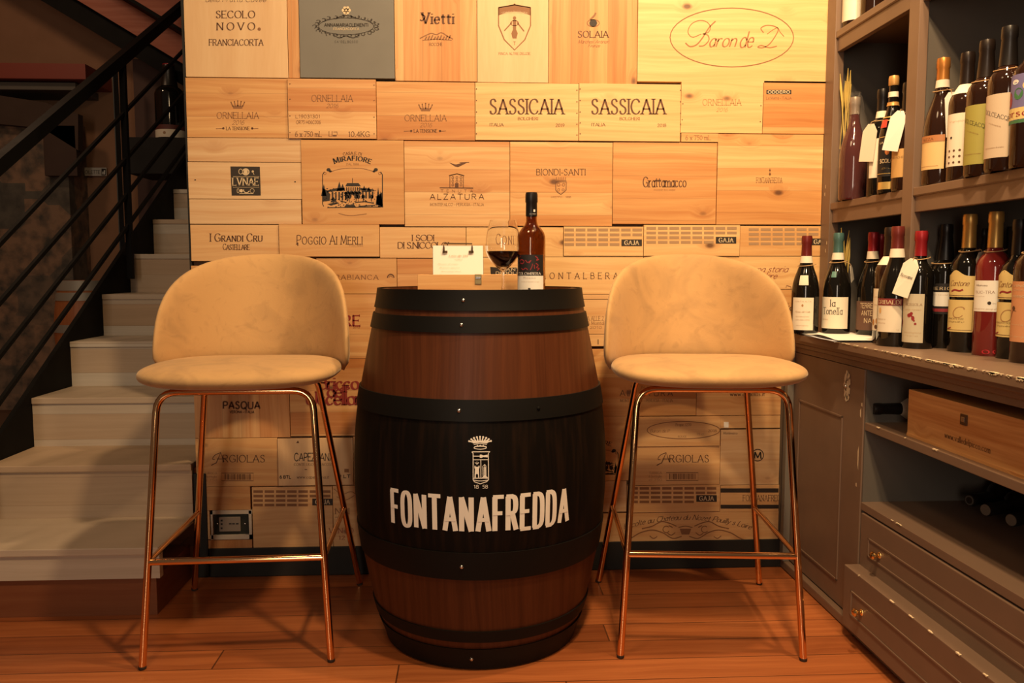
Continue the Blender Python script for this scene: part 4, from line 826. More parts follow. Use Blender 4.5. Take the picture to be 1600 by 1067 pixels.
c2.add([lean(-.044, .136, .009), lean(-.030, .136, .009), lean(-.030, .143, .009), lean(-.044, .143, .009)], [(0, 1, 2, 3)]).add([lean(.030, .136, .009), lean(.044, .136, .009), lean(.044, .143, .009), lean(.030, .143, .009)], [(0, 1, 2, 3)])
c2.obj('clip', mat('bronze_clip', (.10, .06, .03), .35, .7), cb)

gl = thing('wine_glass', 'large stemmed glass a third full of red wine left of the bottle', 'wine glass', (.0815, 2.06, HEAD))
bowl_o = [(.0042, .096), (.009, .101), (.018, .109), (.0285, .120), (.0375, .133), (.0425, .146), (.0437, .156), (.0425, .176), (.0392, .197), (.0345, .216), (.0325, .224)]
bowl_i = [(r - .0010, z) for r, z in reversed(bowl_o[2:])] + [(.007, .1042), (0, .1028)]
MB().lathe([(0, .0946)] + bowl_o + bowl_i, n=48).obj('bowl', CLEAR, gl)
MB().lathe([(0, 0), (.038, 0), (.039, .0012), (.030, .003), (.012, .0055), (.0055, .010), (.0042, .018), (.0036, .055), (.0042, .095), (0, .0954)], n=40).obj('stem_and_foot', CLEAR, gl)
MB().lathe([(0, .1036), (.0165, .1098), (.027, .121), (.036, .1345), (.0408, .147), (0, .147)], n=48).obj('wine', WINE, gl)

# bottle shapes -------------------------------------------------------------
def bprofile(kind, r, h):
    if kind == 'bordeaux':
        s = [(0, .006), (r * .6, .003), (r * .93, 0), (r, .006), (r, h * .60), (r * .985, h * .63), (r * .90, h * .665), (r * .70, h * .70), (r * .50, h * .725), (r * .405, h * .755), (r * .39, h * .80), (r * .375, h * .985), (r * .37, h), (0, h)]
    else:
        s = [(0, .006), (r * .6, .003), (r * .94, 0), (r, .008), (r, h * .40), (r * .985, h * .455), (r * .92, h * .52), (r * .80, h * .585), (r * .64, h * .645), (r * .48, h * .71), (r * .385, h * .77), (r * .345, h * .83), (r * .335, h * .985), (r * .33, h), (0, h)]
    return s
def rad_at(prof, z):
    for (r0, z0), (r1, z1) in zip(prof[2:], prof[3:]):
        if z0 <= z <= z1 and z1 > z0: return r0 + (r1 - r0) * (z - z0) / (z1 - z0)
    return prof[4][0]
def on_body(prof, face, e=.0005):
    def f(x, z):
        r = rad_at(prof, z) + e; a = face + x / prof[4][0]
        return (r * math.cos(a), r * math.sin(a), z)
    return f
def patch(mb, prof, face, w0, z0, z1, e=.0005, n=14, shape=None):
    f = on_body(prof, face, e); vs = []
    m = 6
    for j in range(m + 1):
        for i in range(n + 1):
            x = (i / n - .5) * w0; z = z0 + (z1 - z0) * j / m
            if shape: z = z0 + (shape(i / n) * (z1 - z0)) * j / m
            vs.append(f(x, z))
    mb.add(vs, [(j * (n + 1) + i, j * (n + 1) + i + 1, (j + 1) * (n + 1) + i + 1, (j + 1) * (n + 1) + i) for j in range(m) for i in range(n)], True)
CAPS = {}
def capm(col, metal=.35, rough=.35):
    k = 'capsule_%02d%02d%02d' % tuple(int(c * 99) for c in col)
    return mat(k, col, rough, metal)
def bottle(label, loc_, kind='bordeaux', r=.037, h=.305, face=-PI / 2, glass=DGLASS, cap=(.02, .015, .012), capl=.07, band=None, labels=(), group=None, tagc=None, string=False, cat='wine bottle', capmet=.3, bandcol=None, name='wine_bottle'):
    t = thing(name, label, cat, loc_, 0, group); pf = bprofile(kind, r, h)
    if glass is AMBER:
        MB().lathe(pf[:-1] + [(rq - .0028, zq) for rq, zq in reversed(pf[4:-1])] + [(pf[1][0], .007), (0, .010)], n=56).obj('glass_body', glass, t)
    else: MB().lathe(pf, n=40).obj('glass_body', glass, t)
    ct = h + .001; cb_ = h - capl; lip = h - .022; R0 = lambda z: rad_at(pf, z) + .0008
    cp = MB().lathe([(R0(cb_), cb_), (R0(lip - .003), lip - .003), (R0(lip) + .0014, lip), (R0(h - .004) + .0014, h - .005), (R0(h - .002) + .0002, ct + .0003), (0, ct + .0005)], n=28).obj('capsule', capm(cap, capmet), t)
    if band: MB().lathe([(R0(cb_ - band) + .0003, cb_ - band), (R0(cb_) + .0005, cb_ + .001)], n=28).obj('paper_band', bandcol or CREAM, t)
    for L in labels:
        lk = .0005 + .0006 * labels.index(L); m = MB(); patch(m, pf, face + L.get('rot', 0) / r, L['w'], L['z0'], L['z1'], lk, 16, L.get('shape'))
        lo = m.obj('label', L['m'], t)
        if L.get('print'):
            groups = {}
            fmap = on_body(pf, face + L.get('rot', 0) / r, lk + .0004)
            for pr in L['print']:
                mm = groups.setdefault(pr[0].name, (MB(), pr[0]))[0]
                if pr[1] == 't': text(mm, pr[2], pr[3], pr[4], pr[5], pr[6], fmap, *(pr[7:] or ('serif',)))
                elif pr[1] == 's': text(mm, pr[2], pr[3], pr[4], pr[5], pr[6], lambda x, z: fmap(x, z - .42 * x), *(pr[7:] or ('serif',)))
                elif pr[1] == 'r': patch_rect(mm, fmap, *pr[2:])
                elif pr[1] == 'd': poly(mm, ell(pr[2], pr[3], pr[4], pr[5] if len(pr) > 5 else pr[4], 12)[:-1], fmap)
                elif pr[1] == 'l': line(mm, pr[2], pr[3], fmap, True)
            for nm, (mm, pm) in groups.items(): mm.obj('label_print', pm, lo)
    if string or tagc:
        zn = h - capl - (band or 0) - .006
        rr = R0(zn) + .0012
        MB().tube([((rr + .0004 * k % 2) * math.cos(2 * PI * k / 20), rr * math.sin(2 * PI * k / 20), zn + .004 * math.sin(2 * PI * k / 20 + 1)) for k in range(21)], .0013, 6).obj('neck_string', STRING, t)
    if tagc:
        a = tagc.get('a', face); w_, hh = tagc.get('w', .036), tagc.get('h', .075); drop = tagc.get('drop', .012)
        rx = max(rad_at(pf, max(zn - drop - hh * .7, .02)), rad_at(pf, zn - drop)) + .007
        rt = rad_at(pf, zn - drop) + .004
        ca, sa = math.cos(a), math.sin(a); tl = tagc.get('tilt', 0)
        def tp(u, v, e=0):
            u2 = u * math.cos(tl) - v * math.sin(tl); v2 = u * math.sin(tl) + v * math.cos(tl)
            k = min(max(-v2 / hh, 0), 1); rr_ = rx + (rt - rx) * .25 * max(0, 1 - 2.5 * k) + e
            return (ca * rr_ - sa * u2, sa * rr_ + ca * u2, zn - drop + v2)
        pts = [(-w_ * .2, 0), (w_ * .2, 0), (w_ * .5, -w_ * .4), (w_ * .5, -hh), (-w_ * .5, -hh), (-w_ * .5, -w_ * .4)]
        m = MB(); m.add([tp(*p) for p in pts] + [tp(*p, .0008) for p in pts], [(0, 1, 2, 3, 4, 5), (11, 10, 9, 8, 7, 6)] + [(i, (i + 1) % 6, (i + 1) % 6 + 6, i + 6) for i in range(6)])
        to = m.obj('neck_tag', tagc.get('m', TAGP), t)
        MB().tube([tp(0, -.004, .001), tp(0, .004, .0015), (ca * (rr + .001), sa * (rr + .001), zn)], .0009, 5).obj('tag_loop', STRING, to)
        if tagc.get('print'):
            m = MB(); text(m, tagc['print'], 0, -hh * .5, w_ * .7, .008, lambda x, y: tp(x, y, .0012), 'serif'); m.obj('tag_print', INKB, to)
    return t
def patch_rect(mm, f, x0, z0, x1, z1, n=10):
    vs = [f(x0 + (x1 - x0) * i / n, z) for z in (z0, z1) for i in range(n + 1)]
    mm.add(vs, [(i, i + 1, n + 2 + i, n + 1 + i) for i in range(n)])
REDP = mat('red_label_print', (.26, .02, .025), .6); DARKLAB = mat('black_label', (.010, .007, .007), .6)
bottle('open brown glass bottle with black and red label standing on the barrel', (.1535, 2.068, HEAD), 'bordeaux', .0352, .292, -PI / 2 - .10, AMBER, (.012, .009, .008), .058, None, [
    dict(w=.078, z0=.094, z1=.138, rot=-.004, m=DARKLAB, print=[(REDP, 'l', [(-.028, .121), (-.022, .126), (-.014, .122), (-.018, .116), (-.026, .118)], .0022), (REDP, 'l', [(-.010, .125), (-.004, .119), (.004, .124), (-.001, .117)], .0022), (REDP, 'l', [(-.022, .105), (-.016, .101), (-.010, .105), (-.004, .101)], .0022), (REDP, 'l', [(.002, .100), (.006, .108), (.008, .116)], .0018),
        (REDP, 'l', [(.014, .134), (.020, .130), (.018, .124), (.024, .127)], .0024), (REDP, 'l', [(.016, .117), (.022, .112), (.018, .106), (.025, .104), (.019, .099)], .0022), (REDP, 'l', [(.012, .113), (.013, .103)], .0018), (REDP, 'l', [(-.030, .131), (-.024, .135)], .0018)]),
    dict(w=.078, z0=.004, z1=.0935, rot=-.004, m=PAPER, print=[(DARKLAB, 'r', -.039, .0865, .039, .0965), (WHITEINK, 't', 'COLOMBERA', -.002, .0885, .062, .006, 'serif'), (INKF, 't', 'Rosso', .0, .0790, .030, .004, 'light'), (INKVF, 't', 'Monteriva', 0, .070, .046, .003, 'script'), (INKB, 'r', -.003, .050, .003, .056), (INKF, 't', 'IMBOTTIGLIATO', 0, .044, .034, .002, 'light')])], capmet=.1, name='open_bottle')
capb = [o for o in bpy.data.objects if o.name.startswith('open_bottle')][0]
mb = MB(); f2 = lambda x, z: ((.0148) * math.cos(-PI / 2 + x / .0148), .0148 * math.sin(-PI / 2 + x / .0148), z)
rect(mb, .004, .2445, .009, .2505, f2); text(mb, 'COLOMBERA', .003, .2385, .018, .0018, f2, 'sans'); mb.obj('capsule_print', WHITEINK, [c for c in capb.children if c.name.startswith('capsule')][0])

# ------------------------------------------------------------------ bar stools
def make_stool(label, loc_, rz):
    t = thing('bar_stool', label, 'bar stool', loc_, rz, 'velvet bar stools at the barrel')
    # seat cushion
    def seat(u, v):
        a = u * 2 * PI; ph = (v - .5) * PI
        ce, se = math.cos(ph), math.sin(ph)
        cw, sw = math.cos(a), math.sin(a)
        k = (abs(cw) ** 3.3 + abs(sw) ** 3.3) ** (-1 / 3.3)
        rr = abs(ce) ** .34
        x = .252 * k * cw * rr; y = .232 * k * sw * rr
        if y > 0: x *= 1 - .10 * (y / .232)
        z = .028 * (1 if se > 0 else -1) * abs(se) ** .85
        z += -.004 * (y / .232) ** 2 + .004 * (x / .25) ** 2
        return (x, y - .085, .733 + z)
    subsurf(MB().grid(seat, 56, 16).obj('seat', VELVET, t), 1)
    # curved back shell
    RX = .262; T = .040
    def shell(side):
        def f(u, v):
            uu = 2 * u - 1; vv = v
            tt = max(vv, 0); w_ = (1 - tt ** 2.35) ** .43 if tt < 1 else 0
            w_ *= 1 - .16 * max(0, (.16 - vv) / .16) ** 2
            th = uu * w_ * 1.44
            lean_ = .035 + .075 * vv
            ey = 1.0
            nx, ny = math.sin(th), math.cos(th)
            x = RX * math.sin(th); y = -.06 + (RX * .92) * (math.cos(th)) * ey + lean_ * math.cos(th) ** 2
            z = .716 + .334 * vv
            puff = (max(0, 1 - abs(uu) ** 5)) ** .5 * (max(0, 1 - abs(2 * vv - 1) ** 7)) ** .5
            d = side * T * .5 * puff + side * .0005
            return (x + nx * d, y + ny * d, z)
        return f
    N, Mv = 36, 24
    mb = MB()
    def idx(base, i, j): return base + j * (N + 1) + i
    V = []
    for side in (-1, 1):
        f = shell(side)
        for j in range(Mv + 1):
            vv = 1 - (1 - j / Mv) ** 1.6 if j else 0.0
            for i in range(N + 1): V.append(f(.5 - .5 * math.cos(PI * i / N) if True else i / N, min(vv, .9985)))
    nb = (N + 1) * (Mv + 1); F = []
    for b in (0, nb):
        for j in range(Mv):
            for i in range(N): F.append((idx(b, i, j), idx(b, i + 1, j), idx(b, i + 1, j + 1), idx(b, i, j + 1)))
    for j in range(Mv):
        for i in (0, N): F.append((idx(0, i, j), idx(nb, i, j), idx(nb, i, j + 1), idx(0, i, j + 1)))
    for i in range(N):
        for j in (0, Mv): F.append((idx(0, i, j), idx(0, i + 1, j), idx(nb, i + 1, j), idx(nb, i, j)))
    mb.add(V, F, True); bo = mb.obj('backrest', VELVET, t)
    bm = bmesh.new(); bm.from_mesh(bo.data); bmesh.ops.remove_doubles(bm, verts=bm.verts, dist=.0015); bmesh.ops.recalc_face_normals(bm, faces=bm.faces); bm.to_mesh(bo.data); bm.free()
    bo.data.polygons.foreach_set('use_smooth', [True] * len(bo.data.polygons))
    # brass tube frame
    R = .0092
    def arcpts(a, b, c, rad, n=6):
        a, b, c = map(Vector, (a, b, c)); d0 = (a - b).normalized(); d1 = (c - b).normalized()
        p0 = b + d0 * rad; p1 = b + d1 * rad
        return [(p0 * (1 - s) ** 2 + b * 2 * s * (1 - s) + p1 * s * s) for s in [i / n for i in range(n + 1)]]
    zt = .694
    for s in (-1, 1):
        foot = (s * .234, -.262, .004); top = (s * .192, -.205, zt)
        l = MB().tube([foot] + arcpts(foot, top, (0, -.205, zt), .052) + [(s * .11, -.205, zt)], R, 12).obj('leg', BRASS, t)
        MB().lathe([(0, 0), (.0085, 0), (.0098, .002), (.0098, .008), (0, .008)], (foot[0], foot[1], 0), 14).obj('foot_cap', RUBBER, l)
        foot = (s * .256, .252, .004); top = (s * .158, .095, zt)
        l = MB().tube([foot] + arcpts(foot, top, (0, .095, zt), .04) + [(s * .09, .095, zt)], R, 12).obj('leg', BRASS, t)
        MB().lathe([(0, 0), (.0085, 0), (.0098, .002), (.0098, .008), (0, .008)], (foot[0], foot[1], 0), 14).obj('foot_cap', RUBBER, l)
    fr_ = MB().tube([(-.115, -.205, zt), (.115, -.205, zt)], R, 12).tube([(-.095, .095, zt), (.095, .095, zt)], R, 12)
    for s in (-1, 1): fr_.tube([(s * .12, -.205, zt), (s * .10, .095, zt)], R * .9, 10)
    fr_.obj('seat_frame', BRASS, t)
    MB().box((-.10, -.16, zt + .004), (.10, .06, zt + .016), .003).obj('mount_plate', BLACKSTEEL, t)
    at = lambda A, B, z: tuple(Vector(A).lerp(Vector(B), (z - A[2]) / (B[2] - A[2])))
    zr = .268
    fl = [at((s * .234, -.262, .004), (s * .192, -.205, zt), zr) for s in (-1, 1)]; rl = [at((s * .256, .252, .004), (s * .158, .095, zt), zr) for s in (-1, 1)]
    MB().tube(fl, R * .95, 12).obj('footrest', BRASS, t)
    for k in (0, 1): MB().tube([fl[k], rl[k]], R * .78, 10).obj('side_rail', BRASS, t)
    return t
make_stool('tan velvet bar stool with brass legs beside the staircase', (-.604, 2.297, 0), math.radians(2.0))
make_stool('tan velvet bar stool with brass legs beside the grey cabinet', (.640, 2.268, 0), math.radians(-5.0))

# ------------------------------------------------------------------ staircase on the left
XS = -1.55
st = thing('staircase', 'whitewashed wooden stairs rising behind the panelled wall beside the left stool', 'staircase', (XS, 2.347, 0))
D, S0, SR = .2935, .205, .1735
for i in range(9):
    y0 = i * D; z1 = S0 + i * SR; xr = (XL - .016 if i < 2 else XL - .006) - XS
    zb = z1 - SR if i else .112
    MB().box((.006, y0 + .004, zb - (.02 if i else 0)), (xr, y0 + .03, z1 - .022)).obj('riser', STAIRW, st)
    MB().box((.006, y0 - .002, z1 - .022), (xr, y0 + D + .03, z1), .003).obj('tread', STAIRW, st)
MB().box((.006, .012, 0), (XL - .03 - XS, .30, .112)).obj('plinth', wood('plinth_board', 'X', base=(.20, .07, .028), knots=0, rough=.4), st)
# stringer plate: its top edge follows the stairs
p0 = on(0, 677, 0, XS); p1 = on(132, 480, 0, XS); sl = (p1[2] - p0[2]) / (p1[1] - p0[1])
zt_ = lambda y: p0[2] + sl * (y - p0[1])
MB().prism([(0, 0), (0, zt_(2.347)), (9 * D + .1, zt_(2.347 + 9 * D + .1)), (9 * D + .1, zt_(2.347 + 9 * D + .1) - .45), (.5, 0)], 0, -.012, .005).obj('stringer', BLACKSTEEL, st)
rl = thing('stair_railing', 'black steel stair railing with five sloping bars along the staircase', 'railing', (XS + .05, 3.69, 0))
XR = XS + .05
def bar(pa, pb, name, wy, hz):
    a = on(*pa, 0, XR); b = on(*pb, 0, XR); s = (b[2] - a[2]) / (b[1] - a[1])
    y0, y1 = 2.2, 4.62
    f = lambda y: a[2] + s * (y - a[1])
    MB().prism([(y0 - 3.69, f(y0) - hz), (y1 - 3.69, f(y1) - hz), (y1 - 3.69, f(y1) + hz), (y0 - 3.69, f(y0) + hz)], 0, -wy, wy).obj(name, BLACKSTEEL, rl)
bar((0, 255), (190, 92), 'handrail', .016, .027)
for q in (((0, 380), (195, 175)), ((0, 472), (197, 248)), ((0, 555), (187, 318)), ((0, 627), (190, 366))): bar(q[0], q[1], 'infill_bar', .006, .0085)
for ypx in (190,):
    a = on(191, 95, 0, XR); b = on(196, 400, 0, XR)
    MB().box((-.012, a[1] - 3.69 - .012, b[2] - .1), (.012, a[1] - 3.69 + .012, a[2])).obj('baluster', BLACKSTEEL, rl)
MB().box((-.012, 2.45 - 3.69 - .012, .2), (.012, 2.45 - 3.69 + .012, 1.14)).obj('baluster', BLACKSTEEL, rl)
MB().box((-.012, 4.60 - 3.69 - .012, 1.55), (.012, 4.60 - 3.69 + .012, 2.44)).obj('baluster', BLACKSTEEL, rl)

# ------------------------------------------------------------------ dim stairwell behind the railing
def at5(x, y, Y): return on(x, y, 1, Y)
def bx5(x0, y0, x1, y1, Y, dep):
    a = at5(x0, y0, Y); b = at5(x1, y1, Y); return MB().box((a[0], Y, b[2]), (b[0], Y + dep, a[2]), .004)
uf = thing('upper_stair_flight', 'dark underside of a second flight climbing across the top left corner', 'staircase', (0, 0, 0))
a = at5(60, -2, 4.9); b = at5(300, 142, 4.9); c = at5(300, 98, 4.9); d = at5(140, -2, 4.9)
dx = (b[0] - a[0]); sl2 = (b[2] - a[2]) / dx
XA, XB = -3.4, -1.0
lo = lambda x: a[2] + sl2 * (x - a[0]); th_ = c[2] - b[2]
MB().prism([(XA, lo(XA)), (XB, lo(XB)), (XB, lo(XB) + .19), (XA, lo(XA) + .19)], 1, 4.86, 4.92).obj('stringer', BLACKSTEEL, uf)
REDBOARD = wood('red_brown_soffit', 'X', base=(.30, .085, .042), knots=0, rough=.6)
for k in range(6):
    y0 = 4.85 - (k + 1) * .26; o5 = lambda x, k=k: lo(x) + .12 + .17 * k
    MB().prism([(XA, o5(XA)), (XB, o5(XB)), (XB, o5(XB) + .15), (XA, o5(XA) + .15)], 1, y0 + .20, y0 + .23).obj('soffit_board', REDBOARD, uf)
    MB().prism([(XA, o5(XA) + .15), (XB, o5(XB) + .15), (XB, o5(XB) + .17), (XA, o5(XA) + .17)], 1, y0 - .05, y0 + .23).obj('soffit_batten', BLACKSTEEL, uf)
Y5 = 5.0
def placed(name, mb, m, label, cat):
    vs = np.array(mb.v); o_ = vs.mean(axis=0); o_[2] = vs[:, 2].min()
    return tag(mb.obj(name, m, None, o_), label, cat)
lin = placed('red_lintel', bx5(-60, 97, 134, 124, 4.95, .35), mat('dark_red_paint', (.20, .035, .020), .6), 'dark red beam across the dim stairwell wall above the stone', 'beam')
placed('grey_ledge', bx5(-60, 127, 118, 141, 5.0, .30), painted('grey_ledge_paint', (.10, .09, .075), .7), 'grey ledge just beneath the dark red beam', 'ledge')
struct('wall_stone', bx5(-60, 185, 124, 640, 5.06, .24), STONE)
mb = MB().prism([tuple(at5(x, y, 5.0)[[0, 2]]) for x, y in ((-40, 143), (70, 160), (122, 178), (122, 235), (66, 200), (-40, 190))], 1, 5.0, 5.06)
placed('fireplace_hood', mb, painted('sooty_hood', (.05, .028, .018), .8), 'sloping dark hood under the ledge in the stairwell', 'hood')
placed('door_post', bx5(66, 195, 121, 275, 5.0, .05), painted('dark_brown_post', (.045, .022, .014), .7), 'short dark brown post beside the toilet sign', 'post')
placed('steel_column', bx5(176, 100, 187, 402, 4.9, .07), painted('teal_grey_steel', (.05, .060, .060), .5), 'grey steel column behind the railing post', 'column')
_a, _b = at5(207, 92, 5.18), at5(262, 92, 5.18); placed('dark_door', MB().box((_a[0], 5.18, 0), (_b[0], 5.23, _a[2])), painted('dark_red_brown_door', (.06, .028, .02), .7), 'dark red brown door leaf behind the railing bars', 'door')
sg = bx5(127, 261.5, 166.5, 275, 5.27, .006); so2 = placed('toilet_sign', sg, mat('sign_plate', (.50, .46, .40), .5), 'small pale toilet sign on the brown stairwell wall', 'sign')
mb = MB(); oo = np.array(so2.location); mpq = lambda x, y: tuple(on(x, -y, 1, 5.268) - oo)
text(mb, 'TOILETTE', 142.5, -271.5, 27, 5.2, mpq, 'sans'); rect(mb, 158.5, -274, 165.5, -263.5, mpq)
mb.obj('sign_print', INKB, so2)
mb = MB(); mpq2 = lambda x, y: tuple(on(x, -y, 1, 5.2675) - oo); rect(mb, 160, -272.5, 161.6, -268, mpq2); rect(mb, 162.4, -272.5, 164, -266, mpq2); mb.obj('sign_symbol', PAPER, so2)
# black shelf box with the big display bottle
A = at5(208, 218, 4.75); B_ = at5(330, 275, 4.75)
bxs = placed('black_wall_box', MB().box((A[0], 4.66, B_[2]), (B_[0], 5.0, A[2]), .004), painted('black_box', (.006, .005, .0045), .8), 'black wall box under the big dark bottle', 'box')
big = bottle('oversized dark display bottle with white band label in the dim stairwell', (at5(267, 216, 4.8)[0], 4.8, A[2]), 'bordeaux', .079, .42, -PI / 2 + .3, DGLASS, (.012, .008, .008), .12, None,
             [dict(w=.24, z0=.012, z1=.055, m=CREAM, print=[(GREYINK, 'd', -.03, .035, .008)]), dict(w=.24, z0=.056, z1=.080, m=mat('dark_red_label', (.10, .02, .015), .6))], cat='bottle', name='display_bottle')
MB().lathe([(.031, .405), (.0315, .4225), (0, .423)], n=24).obj('capsule_top', capm((.25, .01, .02)), big)
# small keg behind the stringer
kx = at5(128, 440, 4.3)[0]; kz1 = at5(128, 438, 4.3)[2]
kg = thing('small_keg', 'small orange wooden keg with grey hoops behind the stair stringer', 'keg', (kx, 4.3, 0))
MB().box((-.14, -.14, 0), (.14, .14, kz1 - .50)).obj('stand', BLACKSTEEL, kg)
kp = [(.105 + .03 * math.sin(PI * min(max(v, 0), 1)), kz1 - .5 + .5 * v) for v in [i / 14 for i in range(15)]]
MB().lathe([(0, kz1 - .5)] + kp + [(kp[-1][0] - .012, kz1), (kp[-1][0] - .014, kz1 - .02), (0, kz1 - .02)], n=40).obj('staves', wood('orange_keg', 'Z', base=(.42, .15, .05), knots=0), kg)
for v0, v1 in ((.80, .88), (.90, 1.0), (.48, .56), (.0, .1)):
    MB().lathe([(.1085 + .03 * math.sin(PI * v0), kz1 - .5 + .5 * v0), (.1085 + .03 * math.sin(PI * v1), kz1 - .5 + .5 * v1)], n=40).obj('hoop', mat('galvanised_hoop', (.32, .29, .24), .5, .3), kg)

# ------------------------------------------------------------------ grey cabinet on the right
CX0, CT = 1.06, .80                                       # face of the base cabinet, counter height
YF = .85                                                  # near end of the run, outside the frame
bc = thing('base_cabinet', 'worn taupe base cabinet with door, open niches and drawers', 'cabinet', (CX0, YW, 0))
def cbx(x0, y0, z0, x1, y1, z1, bev=.0): return MB().box((x0 - CX0, y0 - YW, z0), (x1 - CX0, y1 - YW, z1), bev)
NL = 2.135                                                # left edge of the niches
mb = cbx(CX0 + .02, NL, .03, 1.58, NL + .02, .735)
mb.box((.5, YF - YW, .03), (.52, -.001, .735)); mb.box((.004, YF - YW, .03), (.5, NL - YW, .05)); mb.box((.02, -.022, .03), (.5, -.002, .735))
mb.box((0.0, YF - YW, .03), (.52, YF - YW + .02, .735)); mb.box((.02, -.5, .03), (.5, -.02, .05)); mb.box((.02, -.5, .715), (.5, -.02, .735))
mb.box((.004, NL - YW + .02, .03), (.02, NL - YW, .735)); mb.obj('carcass', TAUPE_IN, bc)
cbx(CX0, YF, .735, CX0 + .02, YW - .002, .778).obj('frieze', TAUPE, bc)
cbx(CX0 - .018, YF, .003, CX0 + .03, YW - .002, .03, .004).obj('plinth_rail', TAUPE, bc)
cbx(CX0 - .022, YW - .035, .03, CX0, YW - .003, .735, .003).obj('filler_strip', mat('grey_filler_strip', (.17, .15, .125), .5), bc)
d = cbx(CX0, NL + .006, .034, CX0 + .019, YW - .006, .733, .002).obj('door', TAUPE, bc)
# raised moulding line of the door panel
def frame_lines(x, y0, y1, z0, z1, wd=.006, ht=.003):
    m = MB()
    for (ya, yb, za, zb) in ((y0, y1, z1 - wd, z1), (y0, y1, z0, z0 + wd), (y0, y0 + wd, z0, z1), (y1 - wd, y1, z0, z1)):
        m.box((x - ht - CX0, ya - YW, za), (x + .001 - CX0, yb - YW, zb), .001)
    return m
frame_lines(CX0, NL + .125, YW - .08, .10, .585).obj('panel_moulding', TAUPE, d)
ro = cbx(CX0 - .001, 2.222, .600, CX0 + .001, 2.232, .61)
rm = MB(); rng = random.Random(3)
def blob(cy, cz, ry, rz_, n=16, jit=.25, x=CX0 - .0012):
    pts = [(cy + ry * math.cos(2 * PI * i / n) * (1 - jit * rng.random()), cz + rz_ * math.sin(2 * PI * i / n) * (1 - jit * rng.random())) for i in range(n)]
    rm.add([(x - CX0, p[0] - YW, p[1]) for p in pts], [tuple(range(n))])
kz = on(1324, 603, 0, CX0)
for k in range(9):
    t_ = 2 * PI * k / 9; blob(kz[1] + .013 * math.cos(t_), kz[2] + .034 * math.sin(t_), .011, .014, 10, .5)
blob(kz[1] - .004, kz[2], .012, .03, 12, .5, CX0 - .0014)
rm.obj('chipped_paint_patch', mat('chipped_paint', (.62, .50, .34), .8), d)
kn = MB().lathe([(0, -.010), (.004, -.009), (.0055, -.006), (.003, -.002), (.003, 0)], (0, kz[1] - YW, kz[2]), 14, axis='X'); kn.obj('keyhole_stud', CHROME, d)
# chips along the carcass edge
ch = MB()
for (x, y, hh) in ((1345, 645, .014), (1341, 715, .034), (1338, 757, .006), (1347, 632, .006)):
    p = on(x, y, 0, CX0); ch.add([(-.0008, p[1] - YW - .004, p[2] - hh), (-.0008, p[1] - YW + .002, p[2] - hh * .6), (-.0008, p[1] - YW + .003, p[2] + hh * .5), (-.0008, p[1] - YW - .003, p[2] + hh)], [(0, 1, 2, 3)])
ch.obj('edge_chips', CHIP, d)
cbx(CX0 + .003, YF, .569, 1.56, NL, .590, .0015).obj('niche_shelf', TAUPE, bc)
cbx(CX0 + .0, YF, .350, 1.56, NL, .371, .0015).obj('niche_shelf', TAUPE, bc)
def chips_edge(o, x, y0, y1, z, n, seed, smax=.012, top=True):
    rg = random.Random(seed); m = MB(); base = np.array(o.location) if o.type == 'EMPTY' else np.array((CX0, YW, 0))
    for k in range(n):
        y = y0 + (y1 - y0) * rg.random(); l = rg.uniform(.004, .03) ; hh = rg.uniform(.001, smax * .45)
        q = []
        nn = 8
        for i in range(nn): q.append((y + l * (i / nn), hh * rg.uniform(.2, 1)))
        vs = []
        for yy, w_ in q: vs.append((x - .0012 - base[0], yy - base[1], z - w_ - base[2])); vs.append((x - .0012 - base[0], yy - base[1], z + .0010 - base[2])); vs.append((x + w_ * 1.6 - base[0], yy - base[1], z + .0012 - base[2]))
        m.add(vs, [(3 * i, 3 * i + 3, 3 * i + 4, 3 * i + 1) for i in range(nn - 1)] + [(3 * i + 1, 3 * i + 4, 3 * i + 5, 3 * i + 2) for i in range(nn - 1)])
    return m
chips_edge(bc, CX0 + .003, 1.3, NL - .05, .590, 5, 5, .006).obj('edge_chips', CHIP, bc)
chips_edge(bc, CX0, 1.3, NL - .05, .371, 3, 6, .008).obj('edge_chips', CHIP, bc)
def drawer(x, z0, z1, deep, label, chips):
    L = NL - .012
    th = .022 if x > 1.05 else .043; dr = MB().box((x - CX0, YF - YW + .02, z0), (x + th - CX0, L - YW, z1), .002).obj('drawer', TAUPE, bc)
    MB().box((x + th - CX0, YF - YW + .03, z0 + .01), (x + .45 - CX0, YF - YW + .045, z1 - .02)).box((x + th - CX0, L - YW - .02, z0 + .01), (x + .45 - CX0, L - YW - .005, z1 - .02)).box((x + th - CX0, YF - YW + .03, z0 + .01), (x + .45 - CX0, L - YW - .01, z0 + .02)).obj('drawer_box', TAUPE_IN, dr)
    frame_lines(x, YF + .1, L - .045, z0 + .042, z1 - .055, .005, .0025).obj('groove_moulding', TAUPE, dr)
    kc = (x - CX0, L - .105 - YW, (z0 + z1) / 2 - .008)
    MB().lathe([(0, -.024), (.007, -.023), (.0105, -.019), (.0105, -.015), (.006, -.011), (.0048, -.004), (.0085, -.0015), (.009, 0)], kc, 20, axis='X').obj('knob', GOLDKNOB, dr)
    if chips:
        for k in range(7): chips_edge(bc, x, 1.35 + k * .1, 1.44 + k * .1, z1, 1, 9 + k, .008).obj('edge_chip', CHIP, dr)
    return dr
drawer(CX0 - .004, .196, .345, 0, '', False); drawer(1.014, .036, .202, 0, '', True)
